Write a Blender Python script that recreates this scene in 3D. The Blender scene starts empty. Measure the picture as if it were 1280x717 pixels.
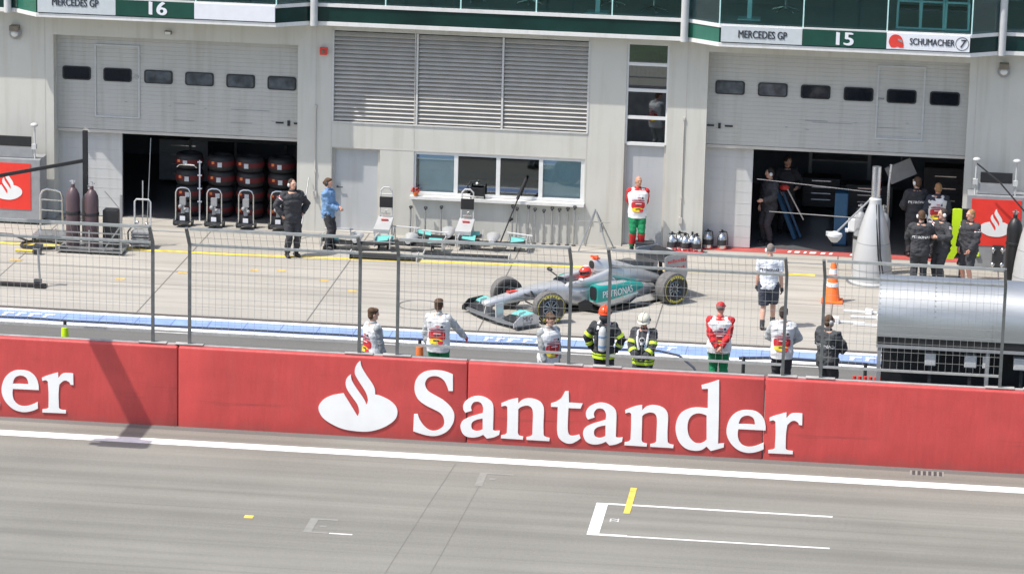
import bpy, bmesh, math, random
from mathutils import Vector, Matrix, Quaternion, noise
from mathutils.bvhtree import BVHTree
random.seed(7)
C = bpy.context.scene.collection
SC = bpy.context.scene

# ---------------------------------------------------------------- camera
cam_data = bpy.data.cameras.new('camera')
cam_data.sensor_width = 36.0
cam_data.lens = 121.90
cam_data.clip_start = 1.0
cam_data.clip_end = 3000.0
cam = bpy.data.objects.new('camera', cam_data)
C.objects.link(cam)
_rt = Vector((0.99281, 0.117306, 0.023847)); _up = Vector((-0.05099, 0.23419, 0.970853)); _fw = Vector((-0.108302, 0.965088, -0.238487))
_m = Matrix(((_rt.x, _up.x, -_fw.x), (_rt.y, _up.y, -_fw.y), (_rt.z, _up.z, -_fw.z))).to_4x4()
_m.translation = Vector((6.7463, -76.13, 17.7399))
cam.matrix_world = _m
SC.camera = cam

# ---------------------------------------------------------------- sky, sun, exposure
SUN = Vector((-0.50, -0.30, 1.0)).normalized()          # towards the sun
sun_el = math.asin(SUN.z); sun_az = math.atan2(SUN.x, SUN.y)
world = bpy.data.worlds.new('World'); SC.world = world; world.use_nodes = True
wn = world.node_tree.nodes; wl = world.node_tree.links
bg = wn['Background']
sky = wn.new('ShaderNodeTexSky'); sky.sky_type = 'NISHITA'; sky.sun_disc = False
sky.sun_elevation = sun_el; sky.sun_rotation = sun_az
sky.air_density = 1.0; sky.dust_density = 2.5; sky.ozone_density = 1.0
wl.new(sky.outputs[0], bg.inputs[0]); bg.inputs[1].default_value = 0.15
sd = bpy.data.lights.new('sun', 'SUN'); sd.energy = 3.6; sd.angle = math.radians(0.5); sd.color = (1.0, 0.95, 0.88)
sun = bpy.data.objects.new('sun', sd); C.objects.link(sun)
sun.rotation_euler = (-SUN).to_track_quat('-Z', 'Y').to_euler(); sun.location = (0, -20, 60)
SC.view_settings.view_transform = 'Standard'; SC.view_settings.look = 'None'
SC.view_settings.gamma = 1.0; SC.view_settings.use_curve_mapping = False
SC.view_settings.exposure = 0.42
SC.render.engine = 'CYCLES'
SC.cycles.max_bounces = 6; SC.cycles.transparent_max_bounces = 12

# ---------------------------------------------------------------- materials
def srgb(r, g, b):
    f = lambda c: (c/255/12.92) if c/255 <= 0.04045 else ((c/255+0.055)/1.055)**2.4
    return (f(r), f(g), f(b))
def nd(nt, t, **kw):
    n = nt.nodes.new(t)
    for k, v in kw.items(): setattr(n, k, v)
    return n
def mat(name, col, rough=0.6, metal=0.0, var=0.12, scale=6.0, bump=0.0, stretch=(1, 1, 1), spec=0.5, coat=0.0):
    """Plain painted surface: base colour broken by two sizes of noise."""
    m = bpy.data.materials.new(name); m.use_nodes = True
    nt = m.node_tree; b = nt.nodes['Principled BSDF']
    b.inputs['Roughness'].default_value = rough; b.inputs['Metallic'].default_value = metal
    b.inputs['Specular IOR Level'].default_value = spec
    if coat: b.inputs['Coat Weight'].default_value = coat; b.inputs['Coat Roughness'].default_value = 0.08
    if var <= 0:
        b.inputs['Base Color'].default_value = (*col, 1); return m
    tc = nd(nt, 'ShaderNodeTexCoord'); mp = nd(nt, 'ShaderNodeMapping'); mp.inputs['Scale'].default_value = stretch
    nt.links.new(tc.outputs['Object'], mp.inputs[0])
    n1 = nd(nt, 'ShaderNodeTexNoise'); n1.inputs['Scale'].default_value = scale; n1.inputs['Detail'].default_value = 6
    nt.links.new(mp.outputs[0], n1.inputs['Vector'])
    r = nd(nt, 'ShaderNodeValToRGB')
    r.color_ramp.elements[0].position = 0.3; r.color_ramp.elements[1].position = 0.7
    r.color_ramp.elements[0].color = (*[c*(1-var) for c in col], 1)
    r.color_ramp.elements[1].color = (*[min(1, c*(1+var*0.6)) for c in col], 1)
    nt.links.new(n1.outputs['Fac'], r.inputs[0]); nt.links.new(r.outputs[0], b.inputs['Base Color'])
    if bump > 0:
        n2 = nd(nt, 'ShaderNodeTexNoise'); n2.inputs['Scale'].default_value = scale*9; n2.inputs['Detail'].default_value = 3
        nt.links.new(mp.outputs[0], n2.inputs['Vector'])
        bp = nd(nt, 'ShaderNodeBump'); bp.inputs['Strength'].default_value = bump; bp.inputs['Distance'].default_value = 0.02
        nt.links.new(n2.outputs['Fac'], bp.inputs['Height']); nt.links.new(bp.outputs[0], b.inputs['Normal'])
    return m
def mixrgb(nt, fac, a, b, blend='MIX'):
    n = nd(nt, 'ShaderNodeMix', data_type='RGBA', blend_type=blend)
    for sock, v in ((n.inputs[0], fac), (n.inputs[6], a), (n.inputs[7], b)):
        if hasattr(v, 'links') or hasattr(v, 'is_linked'): nt.links.new(v, sock)
        elif isinstance(v, (int, float)): sock.default_value = v
        else: sock.default_value = (*v, 1)
    return n.outputs[2]
def ramp(nt, src, p0, p1, c0=(0, 0, 0), c1=(1, 1, 1)):
    r = nd(nt, 'ShaderNodeValToRGB'); e = r.color_ramp.elements
    e[0].position = p0; e[1].position = p1; e[0].color = (*c0, 1); e[1].color = (*c1, 1)
    nt.links.new(src, r.inputs[0]); return r.outputs[0]
def noise_tex(nt, vec, scale, detail=5, stretch=(1, 1, 1), rough=0.55, loc=(0, 0, 0)):
    mp = nd(nt, 'ShaderNodeMapping'); mp.inputs['Scale'].default_value = stretch; mp.inputs['Location'].default_value = loc
    nt.links.new(vec, mp.inputs[0])
    n = nd(nt, 'ShaderNodeTexNoise'); n.inputs['Scale'].default_value = scale; n.inputs['Detail'].default_value = detail
    n.inputs['Roughness'].default_value = rough
    nt.links.new(mp.outputs[0], n.inputs['Vector']); return n.outputs['Fac']

def mat_track(name, base, streak=0.25):
    m = bpy.data.materials.new(name); m.use_nodes = True; nt = m.node_tree; b = nt.nodes['Principled BSDF']
    b.inputs['Roughness'].default_value = 0.85
    tc = nd(nt, 'ShaderNodeTexCoord'); v = tc.outputs['Object']
    s1 = noise_tex(nt, v, 1.0, 5, (0.035, 1.7, 1))           # long rubber streaks along the track
    s2 = noise_tex(nt, v, 1.0, 4, (0.12, 6.0, 1), loc=(3, 1, 0))
    big = noise_tex(nt, v, 0.35, 4)
    fine = noise_tex(nt, v, 55, 3, rough=0.7)
    c = mixrgb(nt, ramp(nt, s1, 0.33, 0.66), [x*(1-streak) for x in base], [x*(1+streak*0.35) for x in base])
    c = mixrgb(nt, ramp(nt, s2, 0.56, 0.76, (0, 0, 0), (0.55,)*3), c, [x*(1-streak*1.6) for x in base])
    c = mixrgb(nt, 1.0, c, ramp(nt, big, 0.3, 0.7, (0.9,)*3, (1.06,)*3), 'MULTIPLY')
    c = mixrgb(nt, 1.0, c, ramp(nt, fine, 0.25, 0.75, (0.74,)*3, (1.2,)*3), 'MULTIPLY')
    grit = noise_tex(nt, v, 17, 3, rough=0.8, loc=(4, 4, 0)); c = mixrgb(nt, 1.0, c, ramp(nt, grit, 0.3, 0.7, (0.90,)*3, (1.07,)*3), 'MULTIPLY')
    nt.links.new(c, b.inputs['Base Color'])
    bp = nd(nt, 'ShaderNodeBump'); bp.inputs['Strength'].default_value = 0.35; bp.inputs['Distance'].default_value = 0.01
    nt.links.new(fine, bp.inputs['Height']); nt.links.new(bp.outputs[0], b.inputs['Normal'])
    return m
def mat_concrete_apron():
    m = bpy.data.materials.new('apron_concrete'); m.use_nodes = True; nt = m.node_tree; b = nt.nodes['Principled BSDF']
    b.inputs['Roughness'].default_value = 0.8
    tc = nd(nt, 'ShaderNodeTexCoord'); v = tc.outputs['Object']
    base = (0.41, 0.388, 0.345)
    big = noise_tex(nt, v, 0.55, 6, (0.45, 1.3, 1)); st = noise_tex(nt, v, 1.0, 5, (0.18, 3.2, 1), loc=(7, 3, 0))
    tyre = noise_tex(nt, v, 1.0, 4, (0.07, 5.0, 1), loc=(1, 9, 0)); fine = noise_tex(nt, v, 35, 4, rough=0.7)
    c = mixrgb(nt, ramp(nt, big, 0.32, 0.68), [x*0.84 for x in base], [x*1.07 for x in base])
    c = mixrgb(nt, ramp(nt, st, 0.50, 0.68, (0,)*3, (0.6,)*3), c, [x*0.68 for x in base])
    c = mixrgb(nt, ramp(nt, tyre, 0.56, 0.68, (0,)*3, (0.7,)*3), c, (0.19, 0.175, 0.155))
    # cast slabs: 3.55 m joints across, one along
    sp = nd(nt, 'ShaderNodeSeparateXYZ'); nt.links.new(v, sp.inputs[0])
    vo = noise_tex(nt, v, 0.28, 1)
    def joint(sock, pitch, off, w):
        a = nd(nt, 'ShaderNodeMath', operation='ADD'); nt.links.new(sock, a.inputs[0]); a.inputs[1].default_value = off
        d = nd(nt, 'ShaderNodeMath', operation='PINGPONG'); nt.links.new(a.outputs[0], d.inputs[0]); d.inputs[1].default_value = pitch/2
        l = nd(nt, 'ShaderNodeMath', operation='LESS_THAN'); nt.links.new(d.outputs[0], l.inputs[0]); l.inputs[1].default_value = w
        return l.outputs[0]
    c = mixrgb(nt, joint(sp.outputs[0], 3.55, 8.65, 0.015), c, (0.14, 0.13, 0.12))
    c = mixrgb(nt, joint(sp.outputs[1], 4.2, 0.35, 0.016), c, (0.17, 0.16, 0.15))
    c = mixrgb(nt, 1.0, c, ramp(nt, fine, 0.25, 0.75, (0.86,)*3, (1.1,)*3), 'MULTIPLY')
    nt.links.new(c, b.inputs['Base Color'])
    return m
def mat_glass(name, tint, amount=0.35, rough=0.02):
    """Window glass: mirror reflection by Fresnel over a tinted see-through pane."""
    m = bpy.data.materials.new(name); m.use_nodes = True; nt = m.node_tree
    nt.nodes.remove(nt.nodes['Principled BSDF']); out = nt.nodes['Material Output']
    t = nd(nt, 'ShaderNodeBsdfTransparent'); t.inputs[0].default_value = (*tint, 1)
    g = nd(nt, 'ShaderNodeBsdfGlossy'); g.inputs['Roughness'].default_value = rough; g.inputs[0].default_value = (0.9, 0.95, 0.95, 1)
    f = nd(nt, 'ShaderNodeFresnel'); f.inputs[0].default_value = 1.5
    a = nd(nt, 'ShaderNodeMath', operation='ADD', use_clamp=True); nt.links.new(f.outputs[0], a.inputs[0]); a.inputs[1].default_value = amount
    mx = nd(nt, 'ShaderNodeMixShader'); nt.links.new(a.outputs[0], mx.inputs[0]); nt.links.new(t.outputs[0], mx.inputs[1]); nt.links.new(g.outputs[0], mx.inputs[2])
    nt.links.new(mx.outputs[0], out.inputs[0]); return m
def mat_red_wall():
    m = bpy.data.materials.new('red_wall_paint'); m.use_nodes = True; nt = m.node_tree; b = nt.nodes['Principled BSDF']
    b.inputs['Roughness'].default_value = 0.5
    tc = nd(nt, 'ShaderNodeTexCoord'); v = tc.outputs['Object']
    base = (0.52, 0.062, 0.058)
    n = noise_tex(nt, v, 1.6, 6); d = noise_tex(nt, v, 1.0, 5, (3.5, 3.5, 0.5), loc=(2, 0, 5)); f = noise_tex(nt, v, 40, 3)
    c = mixrgb(nt, ramp(nt, n, 0.3, 0.7), [x*0.88 for x in base], [min(1, x*1.06) for x in base])
    c = mixrgb(nt, ramp(nt, d, 0.55, 0.8, (0,)*3, (0.35,)*3), c, (0.42, 0.085, 0.075))
    # grime splashed up from the track along the foot
    sp = nd(nt, 'ShaderNodeSeparateXYZ'); nt.links.new(v, sp.inputs[0])
    ad = nd(nt, 'ShaderNodeMath', operation='MULTIPLY_ADD'); nt.links.new(d, ad.inputs[0]); ad.inputs[1].default_value = 0.5; nt.links.new(sp.outputs[2], ad.inputs[2])
    c = mixrgb(nt, ramp(nt, ad.outputs[0], 0.18, 0.42, (0.5,)*3, (0,)*3), c, (0.26, 0.10, 0.085))
    c = mixrgb(nt, 1.0, c, ramp(nt, f, 0.3, 0.7, (0.95,)*3, (1.04,)*3), 'MULTIPLY')
    rub = noise_tex(nt, v, 1.0, 4, (0.5, 1, 7.0), loc=(9, 0, 2)); c = mixrgb(nt, ramp(nt, rub, 0.60, 0.72, (0,)*3, (0.5,)*3), c, (0.20, 0.045, 0.04))
    nt.links.new(c, b.inputs['Base Color'])
    rp = noise_tex(nt, v, 1.0, 3, (2.2, 1, 0.5), loc=(1, 0, 8)); bp = nd(nt, 'ShaderNodeBump'); bp.inputs['Strength'].default_value = 0.5; bp.inputs['Distance'].default_value = 0.05
    nt.links.new(rp, bp.inputs['Height']); nt.links.new(bp.outputs[0], b.inputs['Normal']); return m
def mat_building(name, base):
    m = bpy.data.materials.new(name); m.use_nodes = True; nt = m.node_tree; b = nt.nodes['Principled BSDF']
    b.inputs['Roughness'].default_value = 0.45
    tc = nd(nt, 'ShaderNodeTexCoord'); v = tc.outputs['Object']
    n = noise_tex(nt, v, 0.8, 5); d = noise_tex(nt, v, 1.0, 5, (5, 5, 0.35))
    c = mixrgb(nt, ramp(nt, n, 0.3, 0.7), [x*0.94 for x in base], [min(1, x*1.03) for x in base])
    c = mixrgb(nt, ramp(nt, d, 0.50, 0.78, (0,)*3, (0.6,)*3), c, [base[0]*.74, base[1]*.72, base[2]*.66])
    g = noise_tex(nt, v, 2.6, 6, (1, 1, .8), rough=.65, loc=(5, 0, 3)); c = mixrgb(nt, ramp(nt, g, 0.58, 0.74, (0,)*3, (0.35,)*3), c, [x*0.80 for x in base])
    nt.links.new(c, b.inputs['Base Color']); return m

M = {}
M['facade'] = mat_building('facade_paint', (0.59, 0.585, 0.535))
M['facade_trim'] = mat_building('facade_trim', (0.60, 0.605, 0.59))
M['ledge'] = mat_building('ledge_paint', (0.74, 0.74, 0.72))
M['door_slat'] = mat_building('roller_door', (0.50, 0.50, 0.475))
M['door_grey'] = mat_building('door_paint', (0.47, 0.49, 0.50))
M['door_leaf'] = mat_building('door_leaf', (0.55, 0.56, 0.555))
M['louvre'] = mat('louvre_metal', (0.54, 0.52, 0.48), 0.5, 0.0, 0.1, 3)
M['seam'] = mat('dark_gap', (0.06, 0.06, 0.06), 0.8, 0, 0.1)
M['window_frame'] = mat('window_frame', (0.72, 0.73, 0.72), 0.4, 0, 0.06)
M['blind'] = mat('roller_blind', (0.60, 0.70, 0.73), 0.8, 0, 0.08, 2)
M['glass'] = mat_glass('window_glass', (0.35, 0.42, 0.42), 0.12)
M['upper_glass'] = mat_glass('upper_glass', (0.80, 0.93, 0.93), 0.0)
M['blind_glass'] = mat_glass('blind_glass', (0.85, 0.92, 0.94), 0.03)
M['mirror_glass'] = mat_glass('mirror_glass', (0.10, 0.13, 0.13), 0.20)
M['pane_grey'] = mat('pane_reflecting', (0.16, 0.18, 0.20), 0.12, 0.45, 0.5, 5)
M['dark_glass'] = mat('dark_glass', (0.012, 0.015, 0.020), 0.05, 0, 0.2, 3, spec=0.7)
M['teal_floor'] = mat('upper_floor_grey', (0.40, 0.45, 0.43), 0.5, 0, 0.1)
M['green_glass'] = mat('green_glass_panel', (0.008, 0.036, 0.032), 0.10, 0, 0.4, 1.2, spec=0.35)
M['green_side'] = mat('green_side_panel', (0.03, 0.15, 0.10), 0.12, 0, 0.15, 2, spec=0.7)
M['sign_green'] = mat('sign_green', (0.015, 0.075, 0.055), 0.15, 0, 0.15, 2)
M['sign_white'] = mat('sign_white', (0.78, 0.80, 0.84), 0.35, 0, 0.04)
M['sign_grey'] = mat('sign_grey', (0.56, 0.60, 0.62), 0.35, 0, 0.05)
M['ink'] = mat('sign_ink', (0.04, 0.045, 0.055), 0.5, 0, 0)
M['white'] = mat('white_paint', (0.82, 0.83, 0.82), 0.5, 0, 0.05)
M['letter'] = mat('letter_white', (0.86, 0.87, 0.86), 0.45, 0, 0.04, 3)
M['red_wall'] = mat_red_wall()
M['wall_cap'] = mat('wall_cap_concrete', (0.40, 0.39, 0.37), 0.85, 0, 0.25, 4)
M['track'] = mat_track('track_asphalt', (0.240, 0.234, 0.204), 0.22)
M['lane'] = mat_track('pit_lane_asphalt', (0.160, 0.158, 0.148), 0.14)
M['apron'] = mat_concrete_apron()
M['line_white'] = mat('line_white', (0.80, 0.80, 0.78), 0.7, 0, 0.16, 5)
M['line_yellow'] = mat('line_yellow', (0.78, 0.58, 0.10), 0.7, 0, 0.35, 5)
M['worn_yellow'] = mat('worn_yellow', (0.60, 0.42, 0.15), 0.7, 0, 0.35, 6)
M['line_blue'] = mat('line_blue', (0.25, 0.36, 0.66), 0.7, 0, 0.14, 3)
M['line_red'] = mat('line_red', (0.46, 0.10, 0.09), 0.7, 0, 0.15, 3)
M['drain'] = mat('drain_grating', (0.10, 0.085, 0.075), 0.8, 0.2, 0.5, 30)
M['grass'] = mat('grass', (0.06, 0.095, 0.045), 0.95, 0, 0.4, 0.6)
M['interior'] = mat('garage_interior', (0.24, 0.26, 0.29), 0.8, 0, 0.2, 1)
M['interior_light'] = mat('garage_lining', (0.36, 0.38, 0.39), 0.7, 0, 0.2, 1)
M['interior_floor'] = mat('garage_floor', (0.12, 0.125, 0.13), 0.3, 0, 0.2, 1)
M['steel'] = mat('galvanised_steel', (0.42, 0.43, 0.43), 0.4, 0.7, 0.15, 8)
M['fence_steel'] = mat('fence_steel', (0.17, 0.18, 0.18), 0.5, 0.5, 0.2, 8)
M['fence_wire'] = mat('fence_wire', (0.40, 0.405, 0.395), 0.5, 0.4, 0.1, 8)
M['fence_rail'] = mat('fence_rail', (0.46, 0.47, 0.46), 0.45, 0.5, 0.15, 8)
M['chrome'] = mat('polished_metal', (0.72, 0.74, 0.76), 0.22, 1.0, 0.05)
M['brushed'] = mat('brushed_aluminium', (0.46, 0.48, 0.49), 0.44, 0.8, 0.16, 2.2, bump=0.05, stretch=(0.35, 1, 2.2))
M['dark_metal'] = mat('dark_metal', (0.06, 0.063, 0.068), 0.45, 0.4, 0.2)
M['black'] = mat('black_plastic', (0.018, 0.019, 0.021), 0.45, 0, 0.2)
M['rubber'] = mat('rubber', (0.035, 0.035, 0.036), 0.7, 0, 0.25, 10)
M['pod_grey'] = mat('pod_paint', (0.50, 0.51, 0.51), 0.35, 0.15, 0.06, 2)
M['grey'] = mat('grey_paint', (0.30, 0.31, 0.32), 0.45, 0, 0.12)
M['light_grey'] = mat('light_grey_paint', (0.55, 0.56, 0.56), 0.45, 0, 0.08)
M['red'] = mat('red_paint', (0.72, 0.06, 0.045), 0.4, 0, 0.08)
M['orange'] = mat('cone_orange', (0.90, 0.17, 0.025), 0.5, 0, 0.08)
M['orange_mark'] = mat('orange_wrap', (0.75, 0.20, 0.05), 0.6, 0, 0.1)
M['neon'] = mat('neon_yellow', (0.58, 0.86, 0.015), 0.5, 0, 0.05)
M['turquoise'] = mat('turquoise_paint', (0.02, 0.40, 0.36), 0.3, 0.1, 0.06, coat=0.4)
M['pale_teal'] = mat('pale_teal_metal', (0.55, 0.85, 0.82), 0.35, 0.1, 0.08)
M['silver'] = mat('silver_paint', (0.60, 0.61, 0.615), 0.30, 0.4, 0.05, 3, coat=0.5)
M['silver_dark'] = mat('silver_grey_paint', (0.20, 0.21, 0.215), 0.38, 0.4, 0.08, 3, coat=0.3)
M['carbon'] = mat('carbon_fibre', (0.028, 0.029, 0.031), 0.35, 0.1, 0.2, 20)
M['cylinder'] = mat('gas_bottle_paint', (0.10, 0.065, 0.075), 0.45, 0.1, 0.15)
M['cable'] = mat('dark_blue_hose', (0.055, 0.07, 0.10), 0.6, 0, 0.15)
M['blue'] = mat('blue_paint', (0.02, 0.09, 0.18), 0.5, 0, 0.1)
M['lens'] = mat('lamp_lens', (0.75, 0.74, 0.70), 0.25, 0, 0.05)
M['brass'] = mat('brown_housing', (0.20, 0.17, 0.13), 0.6, 0, 0.15)

# ---------------------------------------------------------------- mesh builder
class MB:
    """Collects vertices and faces (with material slots) and links them as ONE mesh object."""
    def __init__(s): s.v = []; s.f = []; s.mi = []; s.cur = 0
    def add(s, vs, fs):
        o = len(s.v); s.v += [tuple(v) for v in vs]
        for f in fs: s.f.append(tuple(i+o for i in f)); s.mi.append(s.cur)
        return s
    def box(s, x0, x1, y0, y1, z0, z1, mtx=None):
        vs = [Vector((x, y, z)) for z in (z0, z1) for y in (y0, y1) for x in (x0, x1)]
        if mtx: vs = [mtx @ v for v in vs]
        return s.add(vs, [(0, 2, 3, 1), (4, 5, 7, 6), (0, 1, 5, 4), (2, 6, 7, 3), (0, 4, 6, 2), (1, 3, 7, 5)])
    def cbox(s, c, size, rot=None):
        m = Matrix.Translation(Vector(c)) @ (rot.to_4x4() if rot else Matrix.Identity(4))
        x, y, z = (d/2 for d in size)
        return s.box(-x, x, -y, y, -z, z, m)
    def beam(s, a, b, w, h=None, up=(0, 0, 1)):
        a = Vector(a); b = Vector(b); h = h or w; d = (b-a).normalized(); u = Vector(up)
        if abs(d.dot(u)) > 0.98: u = Vector((0, 1, 0))
        r = d.cross(u).normalized(); u = r.cross(d)
        vs = [p + r*(i*w/2) + u*(j*h/2) for p in (a, b) for i, j in ((-1, -1), (1, -1), (1, 1), (-1, 1))]
        return s.add(vs, [(3, 2, 1, 0), (4, 5, 6, 7), (0, 1, 5, 4), (1, 2, 6, 5), (2, 3, 7, 6), (3, 0, 4, 7)])
    def tube(s, pts, r, n=8, caps=True):
        """Round tube along a polyline; r is a number or one value / (rx, ry) pair per point."""
        pts = [Vector(p) for p in pts]; k = len(pts)
        rs = list(r) if isinstance(r, (list, tuple)) else [r]*k
        d = [(pts[min(i+1, k-1)]-pts[max(i-1, 0)]).normalized() for i in range(k)]
        u = Vector((0, 1, 0)) if abs(d[0].y) < 0.9 else Vector((1, 0, 0))
        vs = []; fs = []
        for i in range(k):
            u = (u - d[i]*u.dot(d[i])).normalized(); w = d[i].cross(u)
            ra, rb = rs[i] if isinstance(rs[i], tuple) else (rs[i], rs[i])
            for j in range(n):
                t = 2*math.pi*j/n; vs.append(pts[i] + w*(math.cos(t)*ra) + u*(math.sin(t)*rb))
        for i in range(k-1):
            for j in range(n): fs.append((i*n+j, i*n+(j+1) % n, (i+1)*n+(j+1) % n, (i+1)*n+j))
        if caps: fs.append(tuple(reversed(range(n)))); fs.append(tuple(range((k-1)*n, k*n)))
        return s.add(vs, fs)
    def lathe(s, prof, n=24, mtx=None, closed=False):
        vs = []; fs = []; k = len(prof)
        for r, z in prof:
            for j in range(n):
                t = 2*math.pi*j/n; v = Vector((r*math.cos(t), r*math.sin(t), z)); vs.append(mtx @ v if mtx else v)
        for i in range(k if closed else k-1):
            a = i*n; b = ((i+1) % k)*n
            for j in range(n): fs.append((a+j, a+(j+1) % n, b+(j+1) % n, b+j))
        if not closed:
            if prof[0][0] > 1e-6: fs.append(tuple(reversed(range(n))))
            if prof[-1][0] > 1e-6: fs.append(tuple(range((k-1)*n, k*n)))
        return s.add(vs, fs)
    def ball(s, c, r, n=12, m=8, mtx=None):
        c = Vector(c); r = r if isinstance(r, (tuple, list)) else (r, r, r); vs = []; fs = []
        vs.append(Vector((0, 0, r[2])))
        for i in range(1, m):
            p = math.pi*i/m
            for j in range(n):
                t = 2*math.pi*j/n; vs.append(Vector((r[0]*math.sin(p)*math.cos(t), r[1]*math.sin(p)*math.sin(t), r[2]*math.cos(p))))
        vs.append(Vector((0, 0, -r[2])))
        for j in range(n): fs.append((0, 1+j, 1+(j+1) % n))
        for i in range(m-2):
            for j in range(n): fs.append((1+i*n+j, 1+(i+1)*n+j, 1+(i+1)*n+(j+1) % n, 1+i*n+(j+1) % n))
        L = len(vs)-1
        for j in range(n): fs.append((L, 1+(m-2)*n+(j+1) % n, 1+(m-2)*n+j))
        vs = [(mtx @ v if mtx else v)+c for v in vs]
        return s.add(vs, fs)
    def prism(s, poly, fn, t0, t1):
        """Polygon (u, v) extruded; fn(u, v, t) gives the 3-D point."""
        n = len(poly); vs = [fn(u, v, t) for t in (t0, t1) for u, v in poly]
        fs = [tuple(reversed(range(n))), tuple(range(n, 2*n))]
        for i in range(n): j = (i+1) % n; fs.append((i, j, n+j, n+i))
        return s.add(vs, fs)
    def loft(s, rings, caps=True):
        n = len(rings[0]); vs = [v for r in rings for v in r]; fs = []
        for i in range(len(rings)-1):
            for j in range(n): fs.append((i*n+j, i*n+(j+1) % n, (i+1)*n+(j+1) % n, (i+1)*n+j))
        if caps: fs.append(tuple(reversed(range(n)))); fs.append(tuple(range((len(rings)-1)*n, len(rings)*n)))
        return s.add(vs, fs)
    def build(s, name, mats, parent=None, smooth=False, bevel=0.0, label=None):
        me = bpy.data.meshes.new(name); me.from_pydata([tuple(v) for v in s.v], [], s.f)
        mats = mats if isinstance(mats, (list, tuple)) else [mats]
        for m in mats: me.materials.append(M[m] if isinstance(m, str) else m)
        for p, i in zip(me.polygons, s.mi): p.material_index = i
        bm = bmesh.new(); bm.from_mesh(me); bmesh.ops.recalc_face_normals(bm, faces=bm.faces)
        if bevel > 0:
            ed = [e for e in bm.edges if len(e.link_faces) == 2 and e.calc_face_angle(0) > 0.6]
            bmesh.ops.bevel(bm, geom=ed, offset=bevel, segments=2, affect='EDGES', profile=0.6, clamp_overlap=True)
        bm.to_mesh(me); bm.free()
        if smooth:
            for p in me.polygons: p.use_smooth = True
            try: me.set_sharp_from_angle(angle=math.radians(40))
            except Exception: pass
        o = bpy.data.objects.new(name, me); C.objects.link(o)
        if parent: o.parent = parent
        if label: o['label'] = label
        return o
def tag(o, label=None, cat=None, group=None, kind=None):
    for k, v in (('label', label), ('category', cat), ('group', group), ('kind', kind)):
        if v: o[k] = v
    return o
def thing(name, label, cat, loc=(0, 0, 0), rz=0.0, group=None):
    o = bpy.data.objects.new(name, None); o.empty_display_size = 0.2; C.objects.link(o)
    o.location = loc; o.rotation_euler = (0, 0, rz)
    return tag(o, label, cat, group)
def dup(root, loc, rz=None, label=None, group=None):
    def cp(o, par):
        c = o.copy(); C.objects.link(c)
        if par is not None: c.parent = par
        for ch in o.children: cp(ch, c)
        return c
    r = cp(root, None); r.location = loc
    if rz is not None: r.rotation_euler = (0, 0, rz)
    if label: r['label'] = label
    if group: r['group'] = group
    return r
def mesh_obj(name, me, mats, parent=None, smooth=True):
    o = bpy.data.objects.new(name, me); C.objects.link(o)
    me.materials.clear()
    for m in (mats if isinstance(mats, (list, tuple)) else [mats]): me.materials.append(M[m] if isinstance(m, str) else m)
    if smooth:
        for p in me.polygons: p.use_smooth = True
    if parent: o.parent = parent
    return o
_DG = lambda: bpy.context.evaluated_depsgraph_get()
def text_mesh(body, size=1.0, extrude=0.0, bold=0.0, align='CENTER', sx=1.0, shear=0.0):
    """Lettering as a mesh in the XY plane (x right, y up), centred."""
    cu = bpy.data.curves.new('lettering', 'FONT'); cu.body = body; cu.size = size; cu.extrude = extrude; cu.offset = bold
    cu.align_x = align; cu.align_y = 'CENTER'; cu.resolution_u = 4; cu.shear = shear; cu.offset = 0
    o = bpy.data.objects.new('lettering', cu); C.objects.link(o)
    me = bpy.data.meshes.new_from_object(o.evaluated_get(_DG())); bpy.data.objects.remove(o); bpy.data.curves.remove(cu)
    for v in me.vertices: v.co.x *= sx
    if bold and extrude:                                    # heavier strokes: a second and third pass beside the first
        bm = bmesh.new(); bm.from_mesh(me); g = list(bm.verts)+list(bm.edges)+list(bm.faces)
        for dx, dy, dz in ((bold, 0, .0007), (-bold, bold*.5, .0014)):
            r = bmesh.ops.duplicate(bm, geom=g); bmesh.ops.translate(bm, vec=(dx, dy, dz), verts=[e for e in r['geom'] if isinstance(e, bmesh.types.BMVert)])
        bm.to_mesh(me); bm.free()
    return me
def spline_pts(pts, k=5):
    """Closed outline: Catmull-Rom through smooth points, broken at corner points (third value 1)."""
    n = len(pts); out = []
    for i in range(n):
        p1 = pts[i]; p2 = pts[(i+1) % n]; p0 = pts[i-1] if len(p1) < 3 else p1; p3 = pts[(i+2) % n] if len(p2) < 3 else p2
        out.append((p1[0], p1[1]))
        if len(p1) > 2 and len(p2) > 2: continue
        for j in range(1, k):
            t = j/k; q = []
            for a in (0, 1):
                q.append(0.5*((2*p1[a])+(-p0[a]+p2[a])*t+(2*p0[a]-5*p1[a]+4*p2[a]-p3[a])*t*t+(-p0[a]+3*p1[a]-3*p2[a]+p3[a])*t**3))
            out.append(tuple(q))
    return out
def outline_mesh(contours, extrude):
    """Flat plate from outlines (first = outside, others = holes), in the XY plane, +-extrude thick."""
    cu = bpy.data.curves.new('outline', 'CURVE'); cu.dimensions = '2D'; cu.fill_mode = 'BOTH'; cu.extrude = extrude
    for c in contours:
        sp = cu.splines.new('POLY'); sp.points.add(len(c)-1); sp.use_cyclic_u = True
        for p, q in zip(sp.points, c): p.co = (q[0], q[1], 0, 1)
    o = bpy.data.objects.new('outline', cu); C.objects.link(o)
    me = bpy.data.meshes.new_from_object(o.evaluated_get(_DG())); bpy.data.objects.remove(o); bpy.data.curves.remove(cu)
    return me
UPRIGHT = Matrix.Rotation(math.pi/2, 4, 'X')     # XY lettering -> XZ plane facing -Y
def put(me, mtx): me.transform(mtx); return me
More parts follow.
